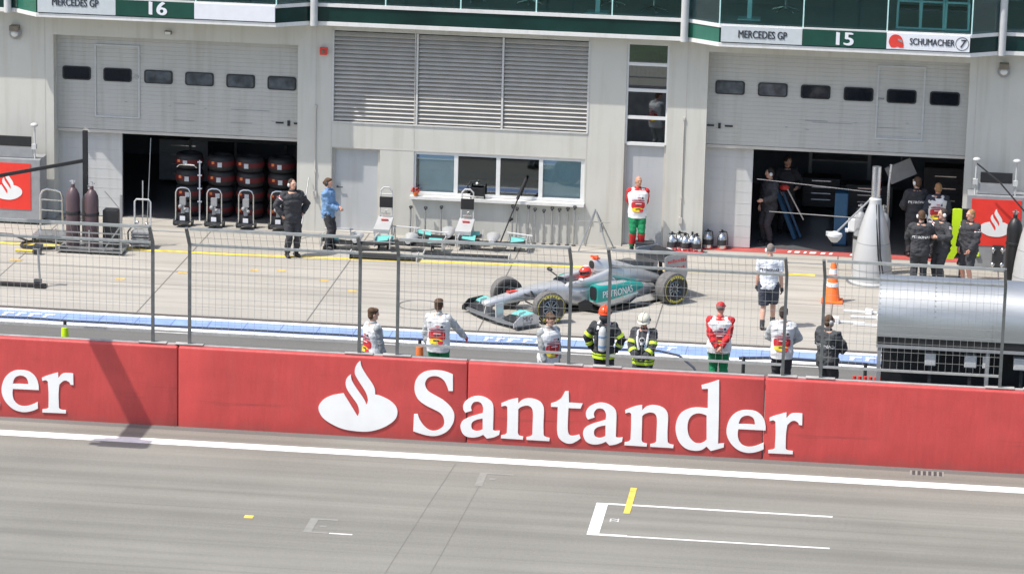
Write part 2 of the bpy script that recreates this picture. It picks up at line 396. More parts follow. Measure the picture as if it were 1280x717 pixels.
GLYPH = {
 'flame': [[(0.448,0.805,1),(0.545,0.653),(0.637,0.508),(0.711,0.385,1),(0.737,0.456),(0.734,0.525),(0.703,0.616),(0.623,0.727),(0.542,0.838),(0.496,0.927),(0.486,1.019),(0.51,1.101),(0.579,1.167,1),(0.589,1.083),(0.63,0.993),(0.722,0.859),(0.803,0.748),(0.849,0.67),(0.868,0.613,1),(0.894,0.673),(0.893,0.742),(0.858,0.844),(0.789,0.955),(0.708,1.078),(0.655,1.178),(0.654,1.282),(0.693,1.376),(0.748,1.43,1),(0.765,1.346),(0.807,1.256),(0.887,1.134),(0.968,1.023),(1.018,0.922),(1.029,0.814,1),(1.151,0.784),(1.31,0.708),(1.412,0.61),(1.441,0.503),(1.405,0.378),(1.272,0.255),(1.093,0.163),(0.89,0.11),(0.665,0.108),(0.438,0.137),(0.234,0.218),(0.086,0.314),(0.005,0.437),(0.0,0.553),(0.093,0.674),(0.25,0.757)]],
 'S': [[(0.703,1.269,1),(0.709,0.962,1),(0.632,0.958,1),(0.599,1.054),(0.547,1.146),(0.464,1.208),(0.362,1.223),(0.261,1.188),(0.206,1.106),(0.209,1.022),(0.266,0.931),(0.379,0.864),(0.523,0.789),(0.647,0.691),(0.727,0.58),(0.745,0.466),(0.715,0.338),(0.626,0.207),(0.495,0.126),(0.353,0.096),(0.189,0.114),(0.0,0.167,1),(0.009,0.487,1),(0.076,0.495,1),(0.112,0.398),(0.186,0.287),(0.279,0.212),(0.371,0.192),(0.463,0.219),(0.543,0.286),(0.564,0.382),(0.539,0.475),(0.477,0.545),(0.364,0.601),(0.22,0.667),(0.096,0.754),(0.029,0.865),(0.01,0.98),(0.028,1.117),(0.098,1.225),(0.198,1.293),(0.33,1.325),(0.472,1.329),(0.584,1.31)]],
 'a': [[(0.081,0.567,1),(0.047,0.624),(0.04,0.699),(0.068,0.767),(0.132,0.83),(0.221,0.876),(0.318,0.895),(0.424,0.879),(0.514,0.834),(0.569,0.779),(0.591,0.688),(0.593,0.453),(0.592,0.277,1),(0.633,0.257),(0.717,0.267,1),(0.708,0.191,1),(0.603,0.135),(0.482,0.107,1),(0.415,0.174,1),(0.342,0.136),(0.229,0.11),(0.114,0.123),(0.04,0.178),(0.0,0.285),(0.011,0.37),(0.059,0.431),(0.156,0.487),(0.285,0.536),(0.398,0.576,1),(0.404,0.677),(0.369,0.759),(0.312,0.789),(0.239,0.777),(0.196,0.724),(0.184,0.665),(0.202,0.616,1)],[(0.4,0.479,1),(0.287,0.449),(0.214,0.398),(0.195,0.33),(0.217,0.264),(0.283,0.234),(0.356,0.247),(0.405,0.275,1)]],
 'n': [[(0.0,0.78,1),(0.093,0.827),(0.19,0.866),(0.3,0.894,1),(0.305,0.797,1),(0.384,0.869),(0.489,0.9),(0.611,0.89),(0.709,0.845),(0.76,0.773),(0.775,0.673),(0.772,0.422),(0.782,0.23,1),(0.824,0.193),(0.892,0.182,1),(0.887,0.123,1),(0.471,0.124,1),(0.47,0.174,1),(0.539,0.19),(0.576,0.226,1),(0.577,0.427),(0.577,0.612),(0.559,0.711),(0.509,0.759),(0.436,0.763),(0.355,0.733),(0.308,0.689,1),(0.31,0.479),(0.311,0.244,1),(0.339,0.195),(0.41,0.179,1),(0.408,0.124,1),(0.004,0.126,1),(0.008,0.18,1),(0.076,0.197),(0.111,0.233,1),(0.115,0.468),(0.109,0.719,1),(0.071,0.742),(0.002,0.721,1)]],
 't': [[(0.0,0.828,1),(0.096,0.87),(0.183,0.942),(0.244,1.065,1),(0.311,1.079,1),(0.322,0.866,1),(0.573,0.864,1),(0.535,0.765,1),(0.317,0.762,1),(0.312,0.531),(0.317,0.347),(0.347,0.262),(0.412,0.244),(0.525,0.275,1),(0.554,0.213,1),(0.488,0.156),(0.392,0.103),(0.295,0.103),(0.204,0.148),(0.146,0.22),(0.123,0.336),(0.121,0.52),(0.123,0.771,1),(0.001,0.768,1)]],
 'd': [[(0.43,1.32,1),(0.581,1.372),(0.74,1.438,1),(0.756,0.921),(0.766,0.255,1),(0.875,0.268,1),(0.868,0.188,1),(0.764,0.151),(0.639,0.109,1),(0.562,0.188,1),(0.47,0.117),(0.334,0.098),(0.185,0.133),(0.065,0.247),(0.002,0.418),(0.0,0.594),(0.057,0.75),(0.17,0.848),(0.336,0.901),(0.557,0.898,1),(0.548,1.262,1),(0.439,1.251,1)],[(0.541,0.767,1),(0.456,0.794),(0.361,0.793),(0.268,0.74),(0.213,0.628),(0.21,0.474),(0.251,0.345),(0.339,0.252),(0.434,0.235),(0.517,0.273),(0.558,0.319,1)]],
 'e': [[(0.697,0.549,1),(0.21,0.545,1),(0.202,0.451),(0.225,0.343),(0.289,0.26),(0.38,0.226),(0.492,0.236),(0.596,0.278),(0.672,0.322,1),(0.677,0.197,1),(0.586,0.152),(0.467,0.119),(0.347,0.118),(0.21,0.162),(0.085,0.272),(0.013,0.408),(0.0,0.548),(0.039,0.699),(0.124,0.82),(0.241,0.889),(0.36,0.907),(0.495,0.896),(0.603,0.832),(0.666,0.742),(0.693,0.635)],[(0.209,0.646,1),(0.24,0.741),(0.298,0.791),(0.379,0.807),(0.455,0.777),(0.491,0.717),(0.503,0.643,1)]],
 'r': [[(0.0,0.786,1),(0.1,0.831),(0.299,0.902,1),(0.303,0.796,1),(0.367,0.87),(0.441,0.897),(0.583,0.898,1),(0.588,0.68,1),(0.532,0.685,1),(0.508,0.73),(0.447,0.758),(0.388,0.739),(0.324,0.673,1),(0.308,0.5),(0.312,0.235,1),(0.351,0.199),(0.444,0.193,1),(0.444,0.134,1),(0.002,0.128,1),(0.004,0.183,1),(0.082,0.199),(0.118,0.224,1),(0.122,0.49),(0.108,0.723,1),(0.066,0.744),(0.007,0.725,1)]],
}
# ================================================================ THE SETTING
def sheet(name, m, x0, x1, y0, y1, z, nx=1):
    b = MB(); b.add([(x0, y0, z), (x1, y0, z), (x1, y1, z), (x0, y1, z)], [(0, 1, 2, 3)])
    return tag(b.build(name, m), kind='structure')
sheet('ground', 'grass', -900, 900, -900, 900, -0.02)
sheet('race_track', 'track', -300, 300, -33, -16.5, 0.0)
sheet('pit_lane_road', 'lane', -300, 300, -16.5, -8.28, 0.0)
sheet('pit_apron', 'apron', -300, 300, -8.28, 9.0, 0.0)
def strip(name, m, quads, z):
    b = MB()
    for q in quads: b.add([(x, y, z) for x, y in q], [(0, 1, 2, 3)])
    return tag(b.build(name, m), kind='structure')
def bar(x0, x1, y0, y1): return [(x0, y0), (x1, y0), (x1, y1), (x0, y1)]
strip('track_edge_line', 'line_white', [bar(-300, 300, -17.44, -17.10)], 0.004)
strip('drain_channel', 'drain', [bar(-120, 120, -8.36, -8.21)], 0.004)
strip('pit_lane_white_line', 'line_white', [bar(-120, 120, -8.54, -8.37), bar(-120, 120, -9.48, -9.27), bar(-120, 120, -9.67, -9.63)], 0.004)
strip('pit_lane_blue_line', 'line_blue', [bar(-120, 120, -9.27, -8.54)], 0.005)
# block letters and stencils worn into the blue band
b = MB(); rnd = random.Random(3)
for x0 in (-11.3, -1.35, 1.2, 6.0):
    x = x0
    for i in range(rnd.choice((4, 5, 6))):
        w = rnd.uniform(0.16, 0.26)
        b.add([(x, -8.98, 0.009), (x+w*0.35, -8.98, 0.009), (x+w*0.35+0.05, -8.70, 0.009), (x+0.05, -8.70, 0.009)], [(0, 1, 2, 3)])
        b.add([(x, -8.78, 0.010), (x+w, -8.78, 0.010), (x+w+0.02, -8.70, 0.010), (x+0.02, -8.70, 0.010)], [(0, 1, 2, 3)])
        x += w+0.07
tag(b.build('blue_line_lettering', 'line_white'), kind='structure')
# cross seams of the blue tiles
b = MB(); x = -40
while x < 40:
    b.add([(x, -9.26, 0.0085), (x+0.008, -9.26, 0.0085), (x+0.008, -8.55, 0.0085), (x, -8.55, 0.0085)], [(0, 1, 2, 3)]); x += 0.75
tag(b.build('blue_line_seam', 'cable'), kind='structure')
strip('pit_yellow_line', 'line_yellow', [[(-60, -2.98), (-7.5, -2.76), (-7.5, -2.58), (-60, -2.80)], [(-7.5, -2.76), (-2.2, -2.44), (-2.2, -2.26), (-7.5, -2.58)], [(-2.2, -2.44), (5.1, -1.95), (5.1, -1.77), (-2.2, -2.26)]], 0.004)
YM_ = ((-12.23, -4.22, .14), (-9.63, -5.45, .10), (-8.45, -4.61, .10), (-6.98, -4.03, .09), (-6.40, -3.95, .10), (-5.35, -4.64, .10), (-4.60, -5.45, .10))
strip('pit_yellow_mark', 'worn_yellow', [bar(x-w, x+w, y-0.09, y+0.09) for x, y, w in YM_], 0.005)
strip('garage_red_line', 'line_red', [bar(2.5, 8.25, 0.06, 0.50)], 0.005)
b = MB(); x = 4.4
for w in (.10, .16, .08, .2, .14, .1, .0, .0, .12, .18, .1, .15, .2):
    if w: b.add([(x, .18, .009), (x+w*.7, .18, .009), (x+w*.7+.03, .36, .009), (x+.03, .36, .009)], [(0, 1, 2, 3)])
    x += w+0.05 if w else 0.16
tag(b.build('red_line_lettering', 'line_white'), kind='structure')
# grid box on the track
strip('grid_box_marking', 'line_white', [[(1.935, -21.23), (2.135, -21.23), (2.135, -19.42), (1.935, -19.42)], bar(2.135, 5.97, -19.49, -19.41), bar(2.135, 2.60, -21.23, -21.13), bar(2.60, 5.97, -21.23, -21.165)], 0.004)
strip('grid_yellow_bar', 'line_yellow', [bar(2.44, 2.55, -19.95, -18.45)], 0.008)
for v in ('22',):
    me = text_mesh(v, 0.30, bold=0.008)
    put(me, Matrix.Translation((2.33, -20.35, 0.005)) @ Matrix.Rotation(math.pi/2, 4, 'Z') @ Matrix.Diagonal((0.62, 0.75, 1, 1)))
    tag(mesh_obj('grid_number_marking', me, 'line_white', smooth=False), kind='structure')
strip('track_yellow_mark', 'line_yellow', [bar(-3.83, -3.68, -21.42, -21.26)], 0.004)
M['patch'] = mat('asphalt_patch', (0.262, 0.258, 0.232), 0.85, 0, 0.12, 8)
strip('asphalt_patch', 'patch', [bar(-2.72, -2.58, -22.0, -21.2), bar(-2.58, -2.25, -21.28, -21.2), bar(-2.58, -2.3, -22.0, -21.93), bar(-2.5, -2.38, -21.66, -21.58), bar(-.25, -.12, -18.85, -18.05), bar(-.12, .35, -18.12, -18.05), bar(-.05, .06, -18.45, -18.35)], 0.004)
strip('patch_white_seam', 'line_white', [bar(-2.28, -1.89, -22.0, -21.95)], 0.005)
b = MB()
for x in range(6): b.add([(7.30+x*.095, -16.68, .004), (7.355+x*.095, -16.68, .004), (7.355+x*.095, -16.42, .004), (7.30+x*.095, -16.42, .004)], [(0, 1, 2, 3)])
tag(b.build('drain_slot', 'seam'), kind='structure')
strip('drain_slot_lining', 'patch', [bar(7.26, 7.86, -16.70, -16.40)], 0.002)
# tyre marks across the apron and hairline cracks in the track
M['crack'] = mat('crack_sealant', (0.175, 0.168, 0.15), 0.9, 0, 0.2)
b = MB()
for pts, w in ((((-.75, -17.6), (-.88, -20), (-1.02, -23), (-1.25, -29)), .006), (((-.15, -18.2), (-.24, -21), (-.38, -25), (-.5, -30)), .005)):
    for p, q in zip(pts, pts[1:]): b.add([(p[0]-w, p[1], .003), (p[0]+w, p[1], .003), (q[0]+w, q[1], .003), (q[0]-w, q[1], .003)], [(0, 3, 2, 1)])
tag(b.build('track_seam', 'crack'), kind='structure')
# round utility cover
b = MB(); b.lathe([(0.405, 0.002), (0.41, 0.008), (0.45, 0.008), (0.455, 0.002)], 48, closed=True)
o = b.build('round_cover_rim', 'crack'); o.location = (-3.03, -6.36, 0); tag(o, kind='structure')

# ================================================================ THE PIT BUILDING
BL = thing('pit_building', 'long pale grey pit building with two roller doors, louvres and a green glazed balcony', 'building')
ZC = 4.84                                                                   # underside of the balcony
def fpanel(b, x0, x1, z0, z1, y=0.0, t=0.5): b.box(x0, x1, y, y+t, z0, z1)
DL = (-12.42, -6.78, 2.07, 4.27); DR = (2.48, 8.25, 2.39, 4.53)             # roller doors: x0, x1, bottom edge, header
b = MB()
# wall skin with its openings left open
fpanel(b, -40, DL[0], 0, ZC); fpanel(b, DL[0], DL[1], DL[3], ZC); fpanel(b, DL[1], -6.0, 0, ZC)
fpanel(b, -6.0, -5.98, 0, ZC)
fpanel(b, -5.98, -0.18, 4.65, ZC); fpanel(b, -5.98, -0.18, 1.97, 2.55)
fpanel(b, -4.88, -4.10, 0, 1.97); fpanel(b, -4.10, -0.22, 0, 0.96); fpanel(b, -0.22, -0.18, 0, 1.97)
fpanel(b, -0.18, 0.66, 0, ZC); fpanel(b, 0.66, 1.60, 4.62, ZC); fpanel(b, 1.60, DR[0], 0, ZC)
fpanel(b, DR[0], DR[1], DR[3], ZC); fpanel(b, DR[1], 40, 0, ZC)
b.build('wall', 'facade', BL)
for x in (-12.62, -6.36, -6.0, -4.11, -0.19, 2.02, 8.42):                   # panel joints
    b = MB(); b.box(x-.010, x+.010, -.004, -.001, 0, ZC); b.build('panel_joint', 'louvre', BL)
b = MB(); b.box(-5.98, -.19, -.005, -.001, 1.965, 1.985); b.build('panel_joint', 'louvre', BL)
for x, z0, z1 in ((-6.36, .9, 2.9), (1.98, .7, 3.0)):
    b = MB(); b.tube([(x, -.02, z0), (x, -.02, z1)], .014, 6)
    b.box(x-.04, x+.04, -.05, -.002, z0-.1, z0+.04)
    for z in (z0+.5, z1): b.box(x-.025, x+.025, -.04, -.002, z-.03, z+.03)
    b.build('conduit', 'louvre', BL)
# roller doors
def roller(D, wicket, wins, latch):
    x0, x1, zb, zt = D
    b = MB(); n = 26; h = (zt+.25-zb)/n
    for i in range(n):                                                      # shallow ribs, one board after the other
        z = zb+i*h
        b.loft([[(x, .291, z), (x, .285, z+.008), (x, .285, z+h-.008), (x, .291, z+h)] for x in (x0-.02, x1+.02)], caps=False)
    b.box(x0-.02, x1+.02, .32, .36, zb, zt+.3)
    d = b.build('roller_door', 'door_slat', BL)
    b = MB(); b.box(x0-.02, x1+.02, .27, .36, zb-.07, zb-.005); b.build('bottom_seal', 'louvre', d)
    for wx in wins:
        b = MB(); w, hh = .33, .155; zc = wins[wx]
        pts = []
        for cx, cz, a0 in ((w-.06, hh-.06, 0), (-w+.06, hh-.06, 90), (-w+.06, -hh+.06, 180), (w-.06, -hh+.06, 270)):
            for k in range(5): a = math.radians(a0+k*22.5); pts.append((cx+.06*math.cos(a), cz+.06*math.sin(a)))
        b.prism(pts, lambda u, v, t: (wx+u, .285-t, zc+v), -.01, .02)
        wo = b.build('window', 'black', d)
        b = MB(); b.prism([(u*.90, v*.84) for u, v in pts], lambda u, v, t: (wx+u, .265-t, zc+v), -.005, .004); b.build('pane', 'pane_grey' if ((x0 < 0) == (list(wins).index(wx) >= 2) and not (x0 > 0 and list(wins).index(wx) > 2)) else 'dark_glass', wo)
    b = MB(); wx0, wx1, wz0, wz1 = wicket
    for q in ((wx0, wx0+.035, wz0, wz1), (wx1-.035, wx1, wz0, wz1), (wx0+.035, wx1-.035, wz1-.035, wz1), (wx0+.035, wx1-.035, wz0, wz0+.035)): b.box(q[0], q[1], .262, .284, q[2], q[3])
    b.build('wicket_door_frame', 'light_grey', d)
    b = MB(); b.box(*latch[0], .25, .27, *latch[1]); b.build('wicket_handle', 'chrome', d)
    b = MB(); lx, lz = latch[2]
    b.box(lx-.03, lx+.03, .255, .283, lz-.06, lz+.06); b.build('latch', 'black', d)
    for q in (-.21, .21): b = MB(); b.box(lx+q-.09, lx+q+.09, .262, .283, lz-.018, lz+.018); b.build('bolt', 'black', d)
    b = MB(); rr = random.Random(int(x0*7))                                # scuffs and scratches
    for k in range(9):
        sx = rr.uniform(x0+1.2, x1-.6); sz = rr.uniform(zb+.1, zb+.75); L = rr.choice((.05, .06, .08, .5, .9))
        b.box(sx, min(sx+L, x1-.1), .279, .2835, sz, sz+.012)
    b.build('scuff', 'grey', d)
roller(DL, (-11.53, -10.48, 2.36, 4.05), {-11.95+i*0.951: 3.36-i*.006 for i in range(6)}, ((-10.62, -10.5), (3.30, 3.36), (-7.03, 2.42)))
roller(DR, (6.23, 7.29, 2.68, 4.35), {2.965+i*0.954: 3.695-i*.007 for i in range(6)}, ((6.26, 6.40), (3.58, 3.62), (2.76, 2.82)))
# fixed leaves half closing the openings
for (x0, x1, z1) in ((-12.44, -10.93, 2.03), (2.47, 3.54, 2.34)):
    b = MB(); b.box(x0, x1, .42, .50, .02, z1)
    for k in range(1, 9): b.box(x0+.01, x1-.01, .416, .42, z1*k/9-.004, z1*k/9+.004)
    b.build('door_leaf', 'door_leaf', BL)
# garage rooms
def room(x0, x1, zt, depth=7.5):
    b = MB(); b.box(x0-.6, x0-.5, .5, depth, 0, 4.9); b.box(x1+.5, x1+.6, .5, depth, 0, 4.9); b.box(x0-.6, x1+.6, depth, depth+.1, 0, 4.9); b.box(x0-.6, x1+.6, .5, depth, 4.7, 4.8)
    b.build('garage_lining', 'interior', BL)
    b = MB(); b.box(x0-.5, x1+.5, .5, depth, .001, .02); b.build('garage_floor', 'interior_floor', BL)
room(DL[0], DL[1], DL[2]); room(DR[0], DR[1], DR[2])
b = MB()                                                                    # closing walls behind the skin
for x0, x1 in ((-40, -13.1), (-6.1, 1.8), (8.9, 40)): b.box(x0, x1, 1.2, 1.3, 0, 4.7)
b.build('inner_wall', 'interior', BL)
# louvres
for i, (x0, x1) in enumerate(((-5.97, -4.09), (-4.03, -2.15), (-2.09, -.20))):
    b = MB(); n = 21
    for k in range(n):
        z = 2.60+k*(2.02/n)
        b.loft([[(x, .015, z), (x, .003, z+.012), (x, .105, z+.088), (x, .12, z+.076)] for x in (x0, x1)])
    b.build('louvre', 'louvre', BL)
b = MB(); b.box(-5.98, -.18, .13, .16, 2.55, 4.65); b.build('louvre_backing', 'seam', BL)
b = MB()
for x in (-5.975, -4.06, -2.12, -.185): b.box(x-.022, x+.022, -.012, .12, 2.56, 4.645)
b.box(-5.98, -.18, -.02, .1, 2.545, 2.575); b.build('louvre_frame', 'facade_trim', BL)
# strip window
f = MB()
for x in (-4.10, -3.14, -2.18, -1.21, -.26): f.box(x-.045 if x > -4 else x, x+.045 if x < -.3 else x+.04, .032, .138, 1.031, 1.894)
f.box(-4.10, -.22, .03, .14, 1.895, 1.966); f.box(-4.10, -.22, .03, .14, .965, 1.03)
wf = f.build('window', 'window_frame', BL)
for i, (x0, x1) in enumerate(((-4.055, -3.19), (-3.09, -2.23), (-2.13, -1.26), (-1.16, -.31))):
    b = MB(); b.cbox(((x0+x1)/2, .085, 1.46), (x1-x0+.02, .008, .885), Matrix.Rotation(math.radians(-2.5 if i in (1, 2) else 0), 3, 'X')); b.build('pane', 'glass' if i in (1, 2) else 'blind_glass', wf)
b = MB(); b.box(-4.0, -3.14, .17, .18, .97, 1.95); b.box(-1.2, -.26, .17, .18, .97, 1.95); b.build('blind', 'blind', wf)
b = MB(); b.box(-4.16, -.2, -.14, .03, .885, .955); b.build('window_sill', 'ledge', wf)
# metal doors
def steel_door(x0, x1, z1, y=.12):
    b = MB(); b.box(x0+.05, x1-.05, y, y+.05, .04, z1-.04); d = b.build('door', 'door_grey', BL)
    b = MB(); b.box(x0, x0+.05, y-.03, y+.06, 0, z1); b.box(x1-.05, x1, y-.03, y+.06, 0, z1); b.box(x0+.05, x1-.05, y-.03, y+.06, z1-.045, z1); b.build('door_frame', 'louvre', d)
    b = MB(); b.box(x0+.02, x1-.02, y-.11, y, -.01, .035); b.build('threshold', 'louvre', d)
    b = MB(); b.box(x0+.10, x0+.14, y-.05, y, 1.02, 1.06); b.tube([(x0+.12, y-.06, 1.04), (x0+.25, y-.06, 1.04)], .012, 6); b.build('handle', 'dark_metal', d)
steel_door(-5.98, -4.89, 1.96); steel_door(.66, 1.60, 2.36)
# glazed column above the second door
cw = MB()
for z in (2.36, 2.96, 3.58, 4.17): cw.box(.706, 1.559, .04, .16, z-.03, z+.04)
for x in (.66, 1.56): cw.box(x, x+.045, .04, .16, 2.36, 4.64)
cwo = cw.build('tall_window', 'window_frame', BL)
for z0, z1 in ((2.40, 2.93), (3.0, 3.55), (3.62, 4.14), (4.21, 4.66)):
    b = MB(); b.cbox((1.132, .10, (z0+z1)/2), (.866, .008, z1-z0+.02), Matrix.Rotation(math.radians(-1.4), 3, 'X')); b.build('pane', 'mirror_glass', cwo)

# ---------------------------------------------------------------- balcony and upper floor
YM, YB = -.45, -.95                                                         # flush stretch and projecting bays
def outline(dy=0.0):
    """Front edge of the balcony in plan."""
    e = [(-40, YM), (-13.17, YM), (-12.57, YB), (-7.11, YB), (-6.42, YM), (2.02, YM), (2.74, YB), (8.22, YB), (8.93, YM), (40, YM)]
    return [(x, y+dy) for x, y in e]
def ribbon(name, m, z0, z1, dy, t, keep=None, parent=BL):
    b = MB(); e = outline(dy); i2 = outline(dy+t)
    for k in range(len(e)-1):
        if keep:
            if k not in keep: continue
            b = MB()
        p, q, r, s_ = e[k], e[k+1], i2[k+1], i2[k]
        b.add([(*p, z0), (*q, z0), (*r, z0), (*s_, z0), (*p, z1), (*q, z1), (*r, z1), (*s_, z1)], [(0, 3, 2, 1), (4, 5, 6, 7), (0, 1, 5, 4), (1, 2, 6, 5), (2, 3, 7, 6), (3, 0, 4, 7)])
        if keep: b.build(name, m, parent)
    if not keep: b.build(name, m, parent)
b = MB(); e = outline(); b.prism(e + [(40, .6), (-40, .6)], lambda u, v, t: (u, v, t), ZC+.0, ZC+.04); b.build('balcony_soffit', 'facade', BL)
ribbon('balcony_ledge', 'ledge', ZC-.012, ZC+.075, -.03, .12)
ribbon('fascia_panel', 'green_glass', ZC+.075, ZC+.41, 0, .06, keep=(0, 2, 4, 6, 8))
ribbon('fascia_panel', 'green_side', ZC+.075, ZC+.41, 0, .06, keep=(1, 5)); ribbon('fascia_panel', 'green_glass', ZC+.075, ZC+.41, 0, .06, keep=(3, 7))
ribbon('floor_edge', 'ledge', ZC+.41, ZC+.49, -.025, .3)
b = MB(); b.prism(outline(.02) + [(40, 6), (-40, 6)], lambda u, v, t: (u, v, t), ZC+.44, ZC+.485); b.build('upper_floor', 'teal_floor', BL)
ribbon('glazing', 'upper_glass', ZC+.49, ZC+2.6, 0, .02)
bar0 = None                                                                  # glazing bars: one mesh, copied
for k, (p, q) in enumerate(zip(outline(), outline()[1:])):
    L = math.hypot(q[0]-p[0], q[1]-p[1]); n = max(1, round(L/1.75))
    if L > 12: n = 15
    for i in range(n):
        x = p[0]+(q[0]-p[0])*i/n; y = p[1]+(q[1]-p[1])*i/n
        if abs(x) > 22: continue
        if bar0 is None: b = MB(); b.box(-.014, .014, -.012, .04, ZC+.49, ZC+2.6); bar0 = o = b.build('glazing_bar', 'pale_teal', BL)
        else: o = bar0.copy(); C.objects.link(o)
        o.location = (x, y, 0)
b = MB(); b.box(-40, 40, 4.0, 4.1, ZC+.49, ZC+2.7); b.box(-40, 40, -.3, 4.1, ZC+2.6, ZC+2.9); b.build('upper_room', 'interior_light', BL)
b = MB(); b.prism(outline(-.25) + [(40, 8), (-40, 8)], lambda u, v, t: (u, v, t), ZC+2.9, ZC+3.2); b.build('roof', 'ledge', BL)
for x in (-13.27, -6.27, 1.99+.02, 8.96):                                   # white mast columns at the ends of the bays
    b = MB(); b.tube([(x-.06, YM-.10, ZC-.01), (x-.06, YM-.10, ZC+3.0)], .085, 14); b.build('mast_column', 'light_grey', BL, smooth=True)
# lamps, alarm
for x, z, lab in ((-13.29, 4.29, 'round bulkhead lamp on the wall beside bay 16'), (8.99, 4.41, 'round bulkhead lamp on the wall beside bay 15')):
    t = thing('wall_lamp', lab, 'wall lamp', (x, 0, z), group='bulkhead lamps under the balcony')
    b = MB(); b.box(-.10, .10, -.22, -.002, .06, .17); b.build('canopy', 'brass', t)
    b = MB(); b.lathe([(.02, 0), (.13, .0), (.14, .05), (.10, .09), (.02, .10)], 18, Matrix.Translation((0, -.02, -.02)) @ Matrix.Rotation(math.pi/2, 4, 'X')); b.build('housing', 'grey', t, True)
    b = MB(); b.ball((0, -.115, -.02), (.085, .05, .075)); b.build('lens', 'lens', t, True)
t = thing('floodlight', 'small beige lamp fixed above the roller door of bay 16', 'wall lamp', (-9.75, 0, 4.42))
b = MB(); b.box(-.08, .08, -.12, -.002, -.03, .06); b.build('housing', 'brass', t, bevel=.02)
b = MB(); b.box(-.065, .065, -.13, -.121, -.02, .045); b.build('lens', 'lens', t)
t = thing('alarm_box', 'small red alarm box on the pale pilaster beside the louvres', 'alarm', (-6.19, 0, 4.17))
b = MB(); b.box(-.085, .085, -.09, -.002, -.085, .085); b.build('casing', 'red', t, bevel=.015)
b = MB(); b.ball((0, -.1, 0), (.04, .03, .04)); b.build('beacon', 'brass', t, True)

# ---------------------------------------------------------------- sign boards on the bays
def board(name, label, x0, x1, m, z0=ZC+.10, z1=ZC+.455, group='boards over the garage bays'):
    t = thing(name, label, 'sign', ((x0+x1)/2, YB-.03, (z0+z1)/2), group=group)
    b = MB(); b.box(-(x1-x0)/2+.004, (x1-x0)/2-.004, -.02, .028, -(z1-z0)/2, (z1-z0)/2); b.build('panel', m, t); return t
def letters(t, txt, size, x, z, m, name='lettering', **kw):
    me = text_mesh(txt, size, 0.004, **kw); put(me, Matrix.Translation((x, -.0262, z)) @ UPRIGHT); return mesh_obj(name, me, m, t, False)
S15a = board('name_board', 'pale grey board reading MERCEDES GP beside the number 15', 2.78, 4.56, 'sign_grey'); letters(S15a, 'MERCEDES GP', .235, .02, .0, 'ink', sx=.72, bold=.005)
S15n = board('number_board', 'dark green board with a white number 15', 4.56, 6.39, 'sign_green'); letters(S15n, '15', .40, -.02, -.018, 'sign_white', bold=.016, sx=1.2)
S15b = board('name_board', 'white board with a red helmet, SCHUMACHER and a circled 7', 6.39, 8.20, 'sign_white')
letters(S15b, 'SCHUMACHER', .205, .085, -.0, 'ink', sx=.72, bold=.004); letters(S15b, '7', .25, .735, -.005, 'ink', shear=.2, bold=.004)
b = MB(); b.lathe([(.135, -.002), (.146, -.002), (.146, .003), (.135, .003)], 40, Matrix.Translation((.735, -.0235, -.0)) @ Matrix.Rotation(math.pi/2, 4, 'X'), closed=True); b.build('ring', 'ink', S15b)
hp = spline_pts([(-.80, -.135, 1), (-.845, -.06), (-.85, .02), (-.815, .10), (-.745, .145), (-.66, .14), (-.59, .10), (-.555, .03), (-.53, -.06), (-.53, -.135, 1), (-.60, -.142), (-.66, -.12), (-.72, -.142)])
me = outline_mesh([hp], .003); put(me, Matrix.Translation((0, -.0245, 0)) @ UPRIGHT); hm = mesh_obj('helmet_picture', me, 'red', S15b, False)
me = outline_mesh([spline_pts([(-.66, .055, 1), (-.575, .035, 1), (-.545, -.03, 1), (-.60, -.012), (-.65, .02)])], .003); put(me, Matrix.Translation((0, -.031, 0)) @ UPRIGHT); mesh_obj('visor_picture', me, 'grey', hm, False)
S16a = board('name_board', 'pale grey board reading MERCEDES GP beside the number 16', -12.53, -10.74, 'sign_grey'); letters(S16a, 'MERCEDES GP', .235, -.03, .06, 'ink', sx=.72, bold=.005)
S16n = board('number_board', 'dark green board with a white number 16', -10.74, -8.96, 'sign_green'); letters(S16n, '16', .42, .03, .0, 'sign_white', bold=.016, sx=1.2)
S16b = board('name_board', 'blank white board beside the number 16', -8.96, -7.13, 'sign_white')

# ---------------------------------------------------------------- chairs behind the upper glass
def sled_chair(x, lab):
    t = thing('glass_room_chair', lab, 'chair', (x, -.35, ZC+.485), group='teal framed chairs behind the balcony glass')
    for s in (-1, 1):
        b = MB(); b.tube([(s*.24, .22, .92), (s*.24, .25, .45), (s*.25, .27, .03), (s*.25, -.27, .03), (s*.24, -.25, .62)], .028, 8); b.build('side_frame', 'pale_teal', t, True)
    b = MB(); b.tube([(-.25, -.27, .03), (.25, -.27, .03)], .026, 8); b.tube([(-.24, -.25, .62), (.24, -.25, .62)], .026, 8); b.build('crossbar', 'pale_teal', t, True)
    b = MB(); b.box(-.21, .21, -.22, .22, .43, .47); b.build('seat', 'dark_metal', t, bevel=.012)
    b = MB(); b.box(-.21, .21, .19, .22, .55, .92); b.build('backrest', 'dark_metal', t, bevel=.01)
for x, l in ((6.85, 'teal framed chair behind the balcony glass, nearest the number 15'), (7.36, 'teal framed chair behind the balcony glass, middle of its row of three'), (7.90, 'teal framed chair behind the balcony glass, nearest the circled 7')): sled_chair(x, l)
